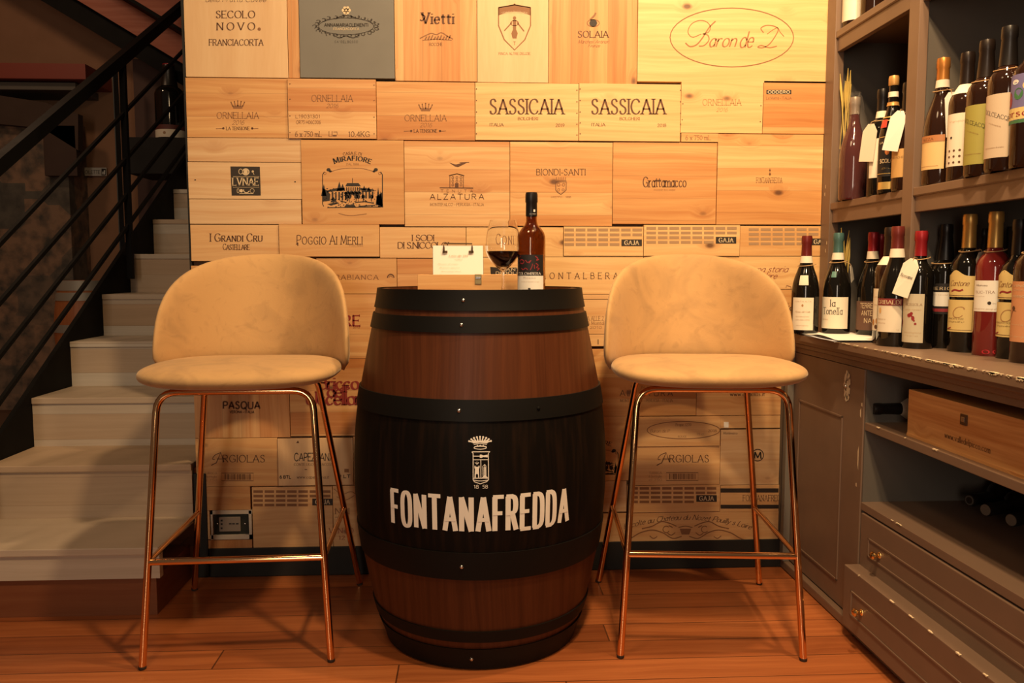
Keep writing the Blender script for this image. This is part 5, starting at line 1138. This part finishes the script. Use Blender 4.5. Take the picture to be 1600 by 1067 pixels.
# worktop
wt = thing('worktop', 'taupe painted wooden worktop with chipped pale front edge', 'worktop', (1.02, YW, CT))
mb = MB().box((0, YF - YW, -.020), (.56, -.003, 0), .002); mb.obj('board', TAUPE, wt)
mb = MB().prism([(.010, -.020), (.012, -.030), (.026, -.036), (.030, -.046), (.038, -.050), (.06, -.050), (.06, -.020)], 1, YF - YW, -.003)
mb.obj('edge_moulding', TAUPE, wt)
m = chips_edge(wt, 1.02, 1.25, 2.30, CT, 46, 11, .007)
m2 = chips_edge(wt, 1.02, 1.25, 2.0, CT, 26, 12, .016); m.add(m2.v, m2.f); m.obj('edge_chips', CHIP, wt)
# shelf unit above
HX = 1.145
hu = thing('shelf_unit', 'tall taupe bottle shelf unit standing on the worktop', 'shelf unit', (HX, YW, CT))
def hbx(x0, y0, z0, x1, y1, z1, bev=.0015): return MB().box((x0 - HX, y0 - YW, z0 - CT), (x1 - HX, y1 - YW, z1 - CT), bev)
PY0, PY1 = 2.095, 2.145
hbx(HX, 2.585, CT, HX + .03, YW - .004, 2.3).obj('end_stile', TAUPE, hu)
hbx(HX + .03, YW - .024, CT, 1.56, YW - .004, 2.3).obj('end_panel', TAUPE_IN, hu)
hbx(HX, PY0, CT, HX + .025, PY1, 2.3).obj('middle_stile', TAUPE, hu)
hbx(HX + .025, 2.11, CT, 1.56, 2.13, 2.3).obj('divider', TAUPE_IN, hu)
hbx(1.56, YF, CT, 1.58, YW - .004, 2.3).obj('back_panel', TAUPE_IN, hu)
hbx(HX, YF, CT, 1.56, YF + .02, 2.3).obj('near_panel', TAUPE_IN, hu)
SZ = 1.212; TZ = 1.744
for z, nm in ((SZ, 'a'), (TZ, 'b')):
    for y0, y1 in ((2.13, YW - .024), (YF + .02, 2.11)):
        ya, yb = (PY1, 2.585) if y0 > 2 else (YF + .02, PY0)
        s = hbx(HX + .004, y0, z - .022, 1.56, y1, z).obj('shelf_board', TAUPE, hu)
        hbx(HX + .002, ya, z - .020, HX + .024, yb, z + .0004).obj('shelf_lip', TAUPE, s)
        hbx(HX + .008, ya, z - .062, HX + .026, yb, z - .020).obj('shelf_apron', TAUPE, s)
ch = MB()
for (x, y) in ((1290, 292), (1289, 304), (1290, 392), (1292, 380)):
    p = on(x, y, 0, HX); ch.add([(-.0006, p[1] - YW - .003, p[2] - CT - .006), (-.0006, p[1] - YW + .002, p[2] - CT - .003), (-.0006, p[1] - YW + .002, p[2] - CT + .006), (-.0006, p[1] - YW - .002, p[2] - CT + .007)], [(0, 1, 2, 3)])
ch.obj('paint_chips', CHIP, hu)

# ------------------------------------------------------------------ bottles on the worktop
CG = 'wine bottles standing on the worktop'; SG = 'wine bottles on the upper shelf'
def xy(x, Y, z=CT + .12, ybase=None):
    """foot of a bottle whose axis is seen at picture column x, at distance Y"""
    p = on(x, 470, 1, Y); return float(p[0]), Y
def foot(x, yb, z, r=.037):
    p = on(x, yb, 2, z); v = np.array([p[0], p[1]]); return tuple(v + v / np.hypot(*v) * r)
T90 = math.atan2(-2.2, -1.2)
def facing(c, off=0): return math.atan2(-c[1], -c[0]) + off
GOLD = (.60, .36, .10); BURG = (.16, .018, .016); RED = (.30, .012, .020)
c = xy(1258, 2.50)
bottle('burgundy topped bottle with two cream labels, standing alone on papers at worktop end', (*c, CT + .004), 'burgundy', .041, .300, facing(c, -.05), DGLASS, BURG, .062, .020, [
    dict(w=.030, z0=.150, z1=.180, m=CREAM, rot=-.004), dict(w=.066, z0=.012, z1=.112, m=CREAM, rot=-.005, print=[(INKVF, 't', 'TENUTA ALTA', 0, .098, .05, .004, 'light'), (INKVF, 'd', 0, .088, .003, .004), (INKVF, 't', 'Rosso del Colle', 0, .066, .044, .005, 'script'), (INKVF, 't', 'DENOMINAZIONE', 0, .052, .04, .003, 'light'), (INKVF, 't', 'controllata 2016', 0, .042, .042, .0035, 'light'), (INKVF, 't', 'imbottigliato', 0, .025, .036, .003, 'light')])], CG, None, True)
c = xy(1307, 2.475)
bottle('teal topped bottle with white label in thin lowercase letters and teal pendant', (c[0], c[1], CT), 'burgundy', .041, .312, facing(c, -.35), DGLASS, (.07, .155, .145), .060, .020, [
    dict(w=.105, z0=.022, z1=.118, m=CREAM, print=[(INKB, 't', 'la', .004, .090, .014, .020, 'light'), (INKB, 't', 'Tonella', .002, .066, .060, .020, 'light'), (INKVF, 't', 'Barbera', -.02, .048, .02, .004, 'light')]),
    dict(w=.018, z0=.178, z1=.196, m=mat('teal_pendant', (.10, .22, .19), .4), rot=.002)], CG, dict(a=facing(c, 1.3), w=.03, h=.05, tilt=.35), True)
c = xy(1346, 2.40)
bottle('red topped bottle with brown label in sparse white capitals', (c[0] + .03, c[1], CT), 'burgundy', .040, .311, facing(c, -.45), DGLASS, RED, .056, .022, [
    dict(w=.085, z0=.022, z1=.108, m=mat('brown_label', (.115, .055, .035), .6), print=[(CREAMINK, 't', 'TERRE', .004, .088, .036, .014, 'sans'), (CREAMINK, 't', 'ANTE', .006, .066, .03, .014, 'sans'), (CREAMINK, 't', 'NA', .01, .044, .02, .014, 'sans')])], CG, dict(a=facing(c, .9), w=.034, h=.055, tilt=.5, drop=.004), True)
c = foot(1371, 527, CT)
bottle('bright red topped bottle with cream upper label behind the burgundy topped one', (*c, CT), 'bordeaux', .037, .306, facing(c, -.62), BGLASS, RED, .078, None, [
    dict(w=.058, z0=.115, z1=.190, m=CREAM, print=[(INKVF, 'r', -.012, .150, .012, .158), (INKVF, 't', 'VIGNA', 0, .130, .03, .005, 'light')])], CG)
c = foot(1385, 538, CT)
bottle('black topped bottle with white neck band and sunflower label', (*c, CT), 'bordeaux', .037, .314, facing(c, -.58), BGLASS, (.022, .013, .010), .078, .022, [
    dict(w=.066, z0=.036, z1=.150, m=CREAM, print=[(INKF, 't', 'Bric', .018, .138, .02, .007, 'light'), (INKVF, 't', 'LANGHE', -.004, .125, .04, .004, 'light'), (INKVF, 't', 'nebbiolo', -.004, .104, .04, .004, 'light'), (mat('sunflower_print', (.45, .20, .05), .6), 'd', -.022, .058, .006, .009), (MC['sunflower_print'], 'd', -.006, .062, .006, .008), (INK, 'd', -.010, .046, .006), (MC['sunflower_print'], 'd', .016, .06, .006, .009)])], CG)
c = foot(1396, 542, CT, .043)
bottle('burgundy topped bottle with red and cream label at front of worktop', (*c, CT), 'burgundy', .043, .313, facing(c, -.42), DGLASS, (.17, .028, .022), .058, .022, [
    dict(w=.070, z0=.038, z1=.108, m=CREAM, print=[(mat('gold_print', (.62, .38, .14), .5), 'd', -.022, .094, .004, .008), (INKVF, 't', 'Barbera', -.018, .070, .026, .004, 'light'), (INKVF, 't', 'piemonte', -.018, .060, .026, .0035, 'light'), (INKVF, 't', '14', .026, .043, .006, .003, 'light')]),
    dict(w=.070, z0=.108, z1=.126, m=mat('red_label', (.20, .022, .024), .6), print=[(CREAMINK, 't', 'GRIBALDI', 0, .1115, .062, .010, 'serif')])], CG)
FLOW = [(REDP, 'l', [(-.004, .090), (.004, .082), (.010, .070)], .004), (REDP, 'd', -.004, .085, .005), (REDP, 'd', .006, .078, .004, .006), (REDP, 'd', .002, .090, .004), (REDP, 'l', [(-.030, .078), (-.027, .066), (-.030, .056)], .004), (REDP, 'd', .012, .064, .003)]
c = (1.150, 2.050)
bottle('red topped bottle with cream flower label and big white neck tag', (*c, CT), 'bordeaux', .036, .298, facing(c, -.50), DGLASS, (.32, .016, .022), .062, None, [
    dict(w=.062, z0=.016, z1=.140, m=mat('aged_cream_label', (.52, .46, .33), .7), print=FLOW + [(INKF, 't', 'ROSSOLA', .006, .110, .04, .006, 'light'), (INKVF, 't', 'vino rosso', .004, .098, .04, .004, 'light'), (INKVF, 't', 'imbottigliato', .004, .04, .044, .003, 'light'), (INKVF, 't', 'italia', .004, .032, .03, .003, 'light')])], CG, dict(a=facing(c, -.42), w=.042, h=.098, tilt=-.30, drop=.002, m=mat('white_tag', (.82, .76, .62), .8), print='Rossana'))
c = (1.222, 2.062)
bottle('black topped bottle with black label and white half round panel', (*c, CT), 'bordeaux', .037, .316, facing(c, -.50), DGLASS, (.010, .008, .008), .090, None, [
    dict(w=.072, z0=.088, z1=.166, m=DARKLAB, print=[(CREAMINK, 't', 'LIBERIO', .004, .150, .06, .007, 'fat', .5), (REDP, 'r', -.036, .094, .036, .102)]),
    dict(w=.064, z0=.108, z1=.144, m=PAPER, rot=.002, print=[(INKVF, 't', 'Vino da tavola', 0, .136, .05, .003, 'light')])], CG, None, True)
YEL = mat('yellow_label', (.66, .50, .20), .6)
def yl(): return [dict(w=.074, z0=.135, z1=.200, m=YEL, shape=lambda u: .78 + .22 * math.exp(-((u - .35) / .22) ** 2), print=[(INKF, 't', 'Cantone', -.004, .162, .046, .013, 'script'), (REDP, 'l', [(-.022, .148), (-.012, .152), (0, .150), (.008, .153)], .004), (INK, 'l', [(-.035, .139), (0, .1385), (.035, .139)], .0012)]),
                  dict(w=.074, z0=.050, z1=.128, m=YEL, print=[(INKVF, 't', 'C', -.004, .085, .024, .026, 'ital'), (INK, 't', 'PIEMONTE DOC', -.008, .080, .040, .004, 'light'), (INK, 't', 'Grignolino', -.008, .073, .04, .004, 'script'), (INK, 'l', [(-.034, .055), (0, .0545), (.030, .055)], .0010), (INK, 'l', [(.030, .055), (.030, .124)], .0008), (REDP, 'l', [(-.032, .056), (-.024, .058), (-.018, .060)], .003)])]
c = foot(1506, 551, CT)
bottle('gold topped dark bottle with two part yellow label, left of the pink wine', (*c, CT), 'bordeaux', .038, .334, facing(c, -.42), DGLASS, GOLD, .080, None, yl(), CG, dict(a=facing(c, .75), w=.042, h=.100, tilt=.18, drop=.004, m=mat('grey_tag', (.42, .38, .33), .8)), True, capmet=.6)
c = foot(1546, 557, CT)
ro_ = bottle('gold topped bottle of pink wine with white label', (*c, CT), 'bordeaux', .038, .334, facing(c, -.36), ROSE, GOLD, .082, None, [
    dict(w=.074, z0=.104, z1=.176, m=PAPER, print=[(INK, 't', 'Albarosa', -.012, .163, .028, .004, 'serif'), (INKF, 't', 'BUC-TRA', -.004, .146, .044, .006, 'light'), (INKVF, 't', 'rosato', -.016, .138, .026, .003, 'light'), (INKB, 'd', .008, .124, .004), (INK, 't', 'bosco', .024, .122, .018, .003, 'light'), (INKVF, 't', 'indicazione geografica', .0, .109, .06, .003, 'light')]),], CG, None, True, capmet=.6)
mb = MB()
for x, z in ((-.012, .012), (.010, .013)): text(mb, 'o', x, z - .006, .014, .014, on_body(bprofile('bordeaux', .038, .334), facing(c, .1), .0006), 'fat')
mb.obj('red_base_mark', mat('red_cherry_mark', (.45, .02, .03), .4), ro_)
c = foot(1582, 563, CT)
bottle('dark topped bottle with two part yellow label, right of the pink wine', (c[0] + .008, c[1] + .008, CT), 'bordeaux', .037, .312, facing(c, -.52), DGLASS, (.014, .010, .010), .078, None, yl(), CG)
c = foot(1607, 569, CT)
bottle('pink topped bottle with orange label at the right picture edge', (*c, CT), 'bordeaux', .0375, .330, facing(c, -.28), BGLASS, (.42, .07, .12), .085, None, [
    dict(w=.086, z0=.046, z1=.176, m=mat('orange_label', (.58, .26, .12), .6), print=[(CREAMINK, 't', 'VINO', -.016, .164, .034, .005, 'bold'), (CREAMINK, 't', 'Dolce', -.016, .156, .03, .004, 'sans'), (CREAMINK, 't', 'ROSSO', -.018, .142, .03, .004, 'bold'), (INK, 'd', -.028, .118, .005), (INK, 'l', [(-.028, .118), (-.034, .106), (-.040, .094)], .0016), (INK, 'l', [(-.028, .113), (-.02, .112)], .001), (CREAMINK, 't', 'imbottigliato', -.012, .082, .05, .003, 'sans'), (CREAMINK, 't', 'all origine', -.012, .056, .05, .004, 'sans')])], CG, None, True, capmet=.5)
for (x, Y, cap, lab) in ((1499, 2.20, (.16, .01, .018), 'dull red topped bottle half hidden behind the first gold topped one'), (1532, 2.12, (.012, .010, .010), 'black topped bottle hidden between the two gold topped ones'), (1578, 2.02, (.012, .010, .010), 'black topped bottle in shade behind the pink wine bottle')):
    c = xy(x, Y); c = (c[0], c[1]); bottle(lab, (*c, CT), 'bordeaux', .037, .308, facing(c), DGLASS, cap, .08, None, [], CG)
# papers at the far end of the worktop
pt = thing('paper_stack', 'untidy stack of white papers at the far end of the worktop', 'papers', (1.10, 2.36, CT))
rg = random.Random(4)
for k in range(4):
    a0 = rg.uniform(-.12, .12); dx_, dy_ = rg.uniform(-.01, .01), rg.uniform(-.02, .02)
    def sh_(u, v, k=k, a0=a0, dx_=dx_, dy_=dy_):
        x = (u - .5) * .155; y = (v - .5) * .30
        return (x * math.cos(a0) - y * math.sin(a0) + dx_, x * math.sin(a0) + y * math.cos(a0) + dy_, .0012 + k * .0018 + .0008 * math.sin(9 * v + k) + (.0045 * max(0, math.sin(5 * v + 2 * k)) * (1 - u) if k == 3 else 0))
    MB().grid(sh_, 8, 14).obj('sheet', PAPER if k != 1 else mat('bluish_paper', (.45, .46, .52), .8), pt)

# ------------------------------------------------------------------ bottles on the upper shelves
c = foot(1331, 311, SZ, .045)
sw = bottle('pink bottle wrapped in crinkled clear film, left end of upper shelf', (c[0], c[1], SZ), 'burgundy', .040, .305, facing(c), mat('pink_wine_glass', (.060, .009, .009), .06, 0.0, Coat_Weight=.4), (.28, .22, .17), .05, None, [], SG)
def film(u, v):
    a = u * 2 * PI; z = .004 + v * .318; base = .047 * (1 - max(0, (v - .42) / .58) ** 1.15 * .66)
    if v > .97: base *= .8
    r = base + .0022 * math.sin(7 * a + 9 * v) * (.4 + v) + .0012 * math.sin(13 * a - 20 * v)
    return (r * math.cos(a), r * math.sin(a), z)
FILM = bpy.data.materials.new('clear_film'); t_, b_ = nt(FILM)
b_.inputs['Base Color'].default_value = (.30, .27, .25, 1); b_.inputs['Roughness'].default_value = .12; b_.inputs['Alpha'].default_value = .05
MB().grid(film, 48, 40).obj('film_wrap', FILM, sw)
c = foot(1374, 304, SZ)
bottle('black topped bottle with white neck band and large white tag on upper shelf', (c[0] + .01, c[1] + .02, SZ), 'bordeaux', .036, .300, facing(c, -.4), DGLASS, (.010, .008, .008), .062, .018, [dict(w=.04, z0=.05, z1=.16, m=CREAM)], SG, dict(a=facing(c, -.75), w=.052, h=.105, tilt=-.12, drop=.012, m=CREAM))
c = foot(1390, 301, SZ, .033)
gp = mat('gold_foil_print', (.70, .48, .15), .35, .5)
bottle('black and gold bottle with gold neck rings on upper shelf', (*c, SZ), 'burgundy', .034, .318, facing(c, -.3), DGLASS, (.55, .30, .09), .022, None, [
    dict(w=.062, z0=.045, z1=.155, m=DARKLAB, print=[(CREAMINK, 't', 'SCOLCA', .002, .082, .044, .010, 'bold'), (CREAMINK, 't', 'LA SCOLCA', .002, .135, .05, .005, 'bold'), (mat('orange_seal', (.5, .16, .04), .5), 'd', 0, .112, .006, .009), (gp, 't', 'Brut', .002, .065, .03, .004, 'ital'), (gp, 'r', -.03, .152, .03, .1535), (gp, 'r', -.03, .052, .03, .0535)]),
    dict(w=.05, z0=.010, z1=.030, m=gp), dict(w=.2, z0=.262, z1=.276, m=CREAM), dict(w=.2, z0=.238, z1=.248, m=capm((.55, .30, .09))), dict(w=.2, z0=.205, z1=.208, m=gp), dict(w=.2, z0=.196, z1=.198, m=gp), dict(w=.022, z0=.178, z1=.20, rot=-.016, m=mat('red_seal', (.50, .05, .03), .4))], SG, capmet=.6)
c = foot(1414, 297, SZ)
bottle('dark bottle with white tag half hidden by the middle stile', (*c, SZ), 'bordeaux', .036, .285, facing(c, -.4), BGLASS, (.012, .010, .010), .07, None, [dict(w=.07, z0=.035, z1=.11, m=mat('ochre_label', (.52, .30, .10), .6), print=[(INK, 't', 'BRACHETTO', 0, .085, .05, .005, 'light')])], SG, dict(a=facing(c, -.5), w=.045, h=.105, tilt=-.22, drop=.0, m=PAPER))
c = foot(1466, 289, SZ, .041)
bottle('copper topped bottle with square ochre label beside middle stile', (*c, SZ), 'burgundy', .041, .316, facing(c, -.55), BGLASS, (.62, .25, .055), .054, .018, [
    dict(w=.066, z0=.040, z1=.108, m=mat('warm_cream_label', (.68, .46, .20), .6), print=[(INKVF, 'l', [(-.03, .048), (0, .0478), (.02, .048)], .001)]),
    dict(w=.066, z0=.108, z1=.124, m=mat('copper_label', (.42, .17, .06), .5), print=[(INK, 't', 'NIZZA', -.008, .112, .03, .006, 'light')])], SG, dict(a=facing(c, .50), w=.036, h=.11, tilt=.06, drop=.012, m=PAPER), capmet=.6)
c = foot(1505, 281, SZ)
pr_ = [(INK, 'd', -.016 + .013 * i, .045 + .014 * j, .0028) for i in range(3) for j in range(3)]
bottle('black topped bottle with pale label dotted with small symbols', (c[0] + .01, c[1] + .02, SZ), 'bordeaux', .037, .304, facing(c, -.5), BGLASS, (.022, .011, .008), .075, .022, [dict(w=.062, z0=.036, z1=.160, m=CREAM, print=pr_ + [(INKVF, 't', 'Vignaioli', .0, .140, .04, .004, 'light'), (INKB, 'd', -.012, .104, .003)])], SG)
DOL = lambda c_: [(INKB, 's', 'DOLCEACQUA', .002, .112, .064, .009, 'light'), (INKF, 's', 'rossese', -.004, .094, .026, .004, 'light'), (INKF, 't', 'denominazione di origine', -.004, .048, .04, .0028, 'light')]
def slanted(prs, k): return prs
c = foot(1533, 274, SZ)
OLV = mat('olive_label', (.34, .30, .065), .6)
bottle('black topped bottle with plain olive green label', (*c, SZ), 'bordeaux', .0375, .302, facing(c, -.5), BGLASS, (.020, .012, .009), .082, None, [dict(w=.074, z0=.026, z1=.158, m=OLV, print=DOL(0))], SG, None, True)
c = foot(1567, 266, SZ)
bottle('black topped bottle with plain cream label right of the olive labelled one', (*c, SZ), 'bordeaux', .0375, .305, facing(c, -.45), BGLASS, (.020, .010, .009), .082, None, [dict(w=.076, z0=.028, z1=.162, m=mat('pinkish_cream_label', (.60, .47, .33), .6), print=DOL(1))], SG, dict(a=facing(c, .55), w=.036, h=.12, tilt=.04, drop=.012, m=CREAM))
c = foot(1606, 260, SZ)
bottle('bottle with bright painted label of blue, green and yellow at picture edge', (*c, SZ), 'bordeaux', .0375, .302, facing(c, -.35), BGLASS, (.05, .012, .010), .07, None, [dict(w=.09, z0=.09, z1=.19, m=mat('blue_label', (.16, .14, .30), .6), print=[(YEL, 'r', -.045, .098, .045, .122), (REDP, 't', 'orso', -.016, .104, .05, .014, 'fat'), (mat('green_print', (.05, .16, .06), .6), 'd', -.012, .150, .010, .012), (REDP, 'd', -.034, .140, .007, .016), (MC['green_print'], 'r', -.045, .0905, .045, .097), (YEL, 'd', .004, .165, .008), (PAPER, 'd', -.02, .175, .008, .005)])], SG)
c = xy(1573, 1.90)
bottle('copper topped bottle glimpsed behind the cream labelled one', (on(1573, 180, 1, 1.93)[0], 1.93, SZ), 'bordeaux', .037, .300, facing(c), BGLASS, (.55, .22, .06), .055, None, [], SG, capmet=.6)
c = foot(1334, 27, TZ)
bottle('dark bottle with cream label cut off by the top of the picture', (float(on(1336, 10, 0, 1.195)[0]), float(on(1336, 10, 0, 1.195)[1]), TZ), 'bordeaux', .037, .305, facing(c, -.4), BGLASS, (.1, .02, .02), .07, None, [dict(w=.075, z0=.022, z1=.13, m=CREAM, print=[(INKVF, 't', 'RISERVA', 0, .10, .04, .005, 'light')])], SG)
bottle('second dark bottle almost wholly cut off by the picture top', (1.21, float(on(1365, 10, 0, 1.21)[1]), TZ), 'bordeaux', .037, .305, facing(c, -.4), BGLASS, (.1, .02, .02), .07, None, [], SG)
# dried wheat
for nm, bx_, zt2, zb2, lab in (('dried_wheat', (1.165, 2.55), 1.63, 1.38, 'dried wheat stalks hanging in the left bay of the upper shelf'), ('dried_wheat', (1.170, 2.545), 1.135, .83, 'yellowed wheat stalks standing behind the teal topped bottle')):
    wh = thing(nm, lab, 'dried wheat', (bx_[0], bx_[1], zb2)); rg = random.Random(int(zt2 * 100)); L = zt2 - zb2
    stalk = MB(); ear = MB()
    for k in range(9):
        ox, oy = rg.uniform(-.004, .012), rg.uniform(-.02, .02); tx, ty = rg.uniform(-.008, .02), rg.uniform(-.03, .03); hL = L * rg.uniform(.75, 1)
        stalk.tube([(ox, oy, 0), ((ox + tx) / 2, (oy + ty) / 2, hL * .5), (tx, ty, hL)], .0013, 5)
        ear.tube([(ox + (tx - ox) * .62, oy + (ty - oy) * .62, hL * .62), (ox + (tx - ox) * .8, oy + (ty - oy) * .8, hL * .8), (tx, ty, hL)], [.0015, .0042, .0008], 6)
    stalk.obj('stalks', PLANT, wh); ear.obj('ears', PLANT, wh)
# crate and lying bottles in the niches
cy0, cy1 = 1.38, 1.962; XC = 1.085
cr = thing('wooden_crate', 'orange pine wine crate with metal latch lying in the cabinet niche', 'crate', (XC, cy1, .590))
LY = cy0 - cy1
MB().box((0, LY, 0), (.40, 0, .116), .0015).obj('box_body', CRATE_Y, cr)
MB().box((-.0005, LY - .001, -.0), (.402, .001, .007)).obj('base_board', CRATE_Y, cr)
lp = on(1507, 655, 0, XC)
la = MB().box((-.003, lp[1] - cy1 - .012, lp[2] - .590 - .013), (0, lp[1] - cy1 + .012, lp[2] - .590 + .011), .001).obj('latch', mat('dull_latch', (.12, .07, .04), .4, .6), cr)
MB().box((-.0045, lp[1] - cy1 - .007, lp[2] - .590 - .006), (-.003, lp[1] - cy1 + .007, lp[2] - .590 + .005), .0006).obj('latch_bar', CHROME, la)
mb = MB(); text(mb, 'www.valledelpicco.com', -.245, .028, .165, .013, lambda u, v: (-.0008, u, v), 'light'); 
mb.v = [(x, -.49 - y, z) for x, y, z in mb.v]; mb.obj('printed_address', INK, cr)
def lying(label, x, y, z, ang, group, cap=(.012, .010, .010), band=False, base_first=False, tilt=0):
    t = thing('lying_bottle', label, 'wine bottle', (x, y, z + .037), ang, group)
    pf = bprofile('bordeaux', .037, .30)
    MB().lathe([(r, q) for r, q in pf], n=32, axis='X').obj('glass_body', DGLASS, t)
    R0 = lambda q: rad_at(pf, q) + .0008
    MB().lathe([(R0(.225), .225), (R0(.276), .276), (R0(.28) + .0014, .28), (R0(.296) + .0014, .296), (R0(.298), .3008), (0, .301)], n=24, axis='X').obj('capsule', capm(cap), t)
    if band: MB().lathe([(R0(.207), .207), (R0(.226), .226)], n=24, axis='X').obj('paper_band', CREAM, t)
    return t
LG = 'bottles lying in the lower niche'
tp_ = on(1364, 638, 2, .628); lying('bottle lying with black top and pale band left of the wooden crate', float(tp_[0]) + .30, max(float(tp_[1]), 2.01), .590, PI, None, band=True)
for k, (x, y, lab) in enumerate(((1490, 757, 'farthest bottle lying in the dark lower niche'), (1512, 782, 'second bottle from the far end in the dark lower niche'), (1537, 797, 'third lying bottle, showing a pale round end in lower niche'), (1577, 813, 'nearest lying bottle, showing a pale round end in lower niche'))):
    p = on(x, y, 2, .371 + .037)
    tt = lying(lab, float(p[0]) + .29, float(p[1]) + .10, .371, math.atan2(-.10, -.29), LG)
    MB().lathe([(.009, .3015), (.012, .3016), (.0125, .3005)] if k < 2 else [(0, .3016), (.0135, .3016), (.0142, .3)], n=20, axis='X').obj('capsule_end', mat('pale_capsule_end', (.16, .12, .09), .4) if k > 1 else mat('silver_capsule_end', (.14, .13, .12), .3, .4), tt)
# ceiling spots are assumed above the frame, without housings; nothing else to add
for o in bpy.data.objects:
    if o.type == 'MESH' and len(o.data.vertices) == 0: bpy.data.objects.remove(o)
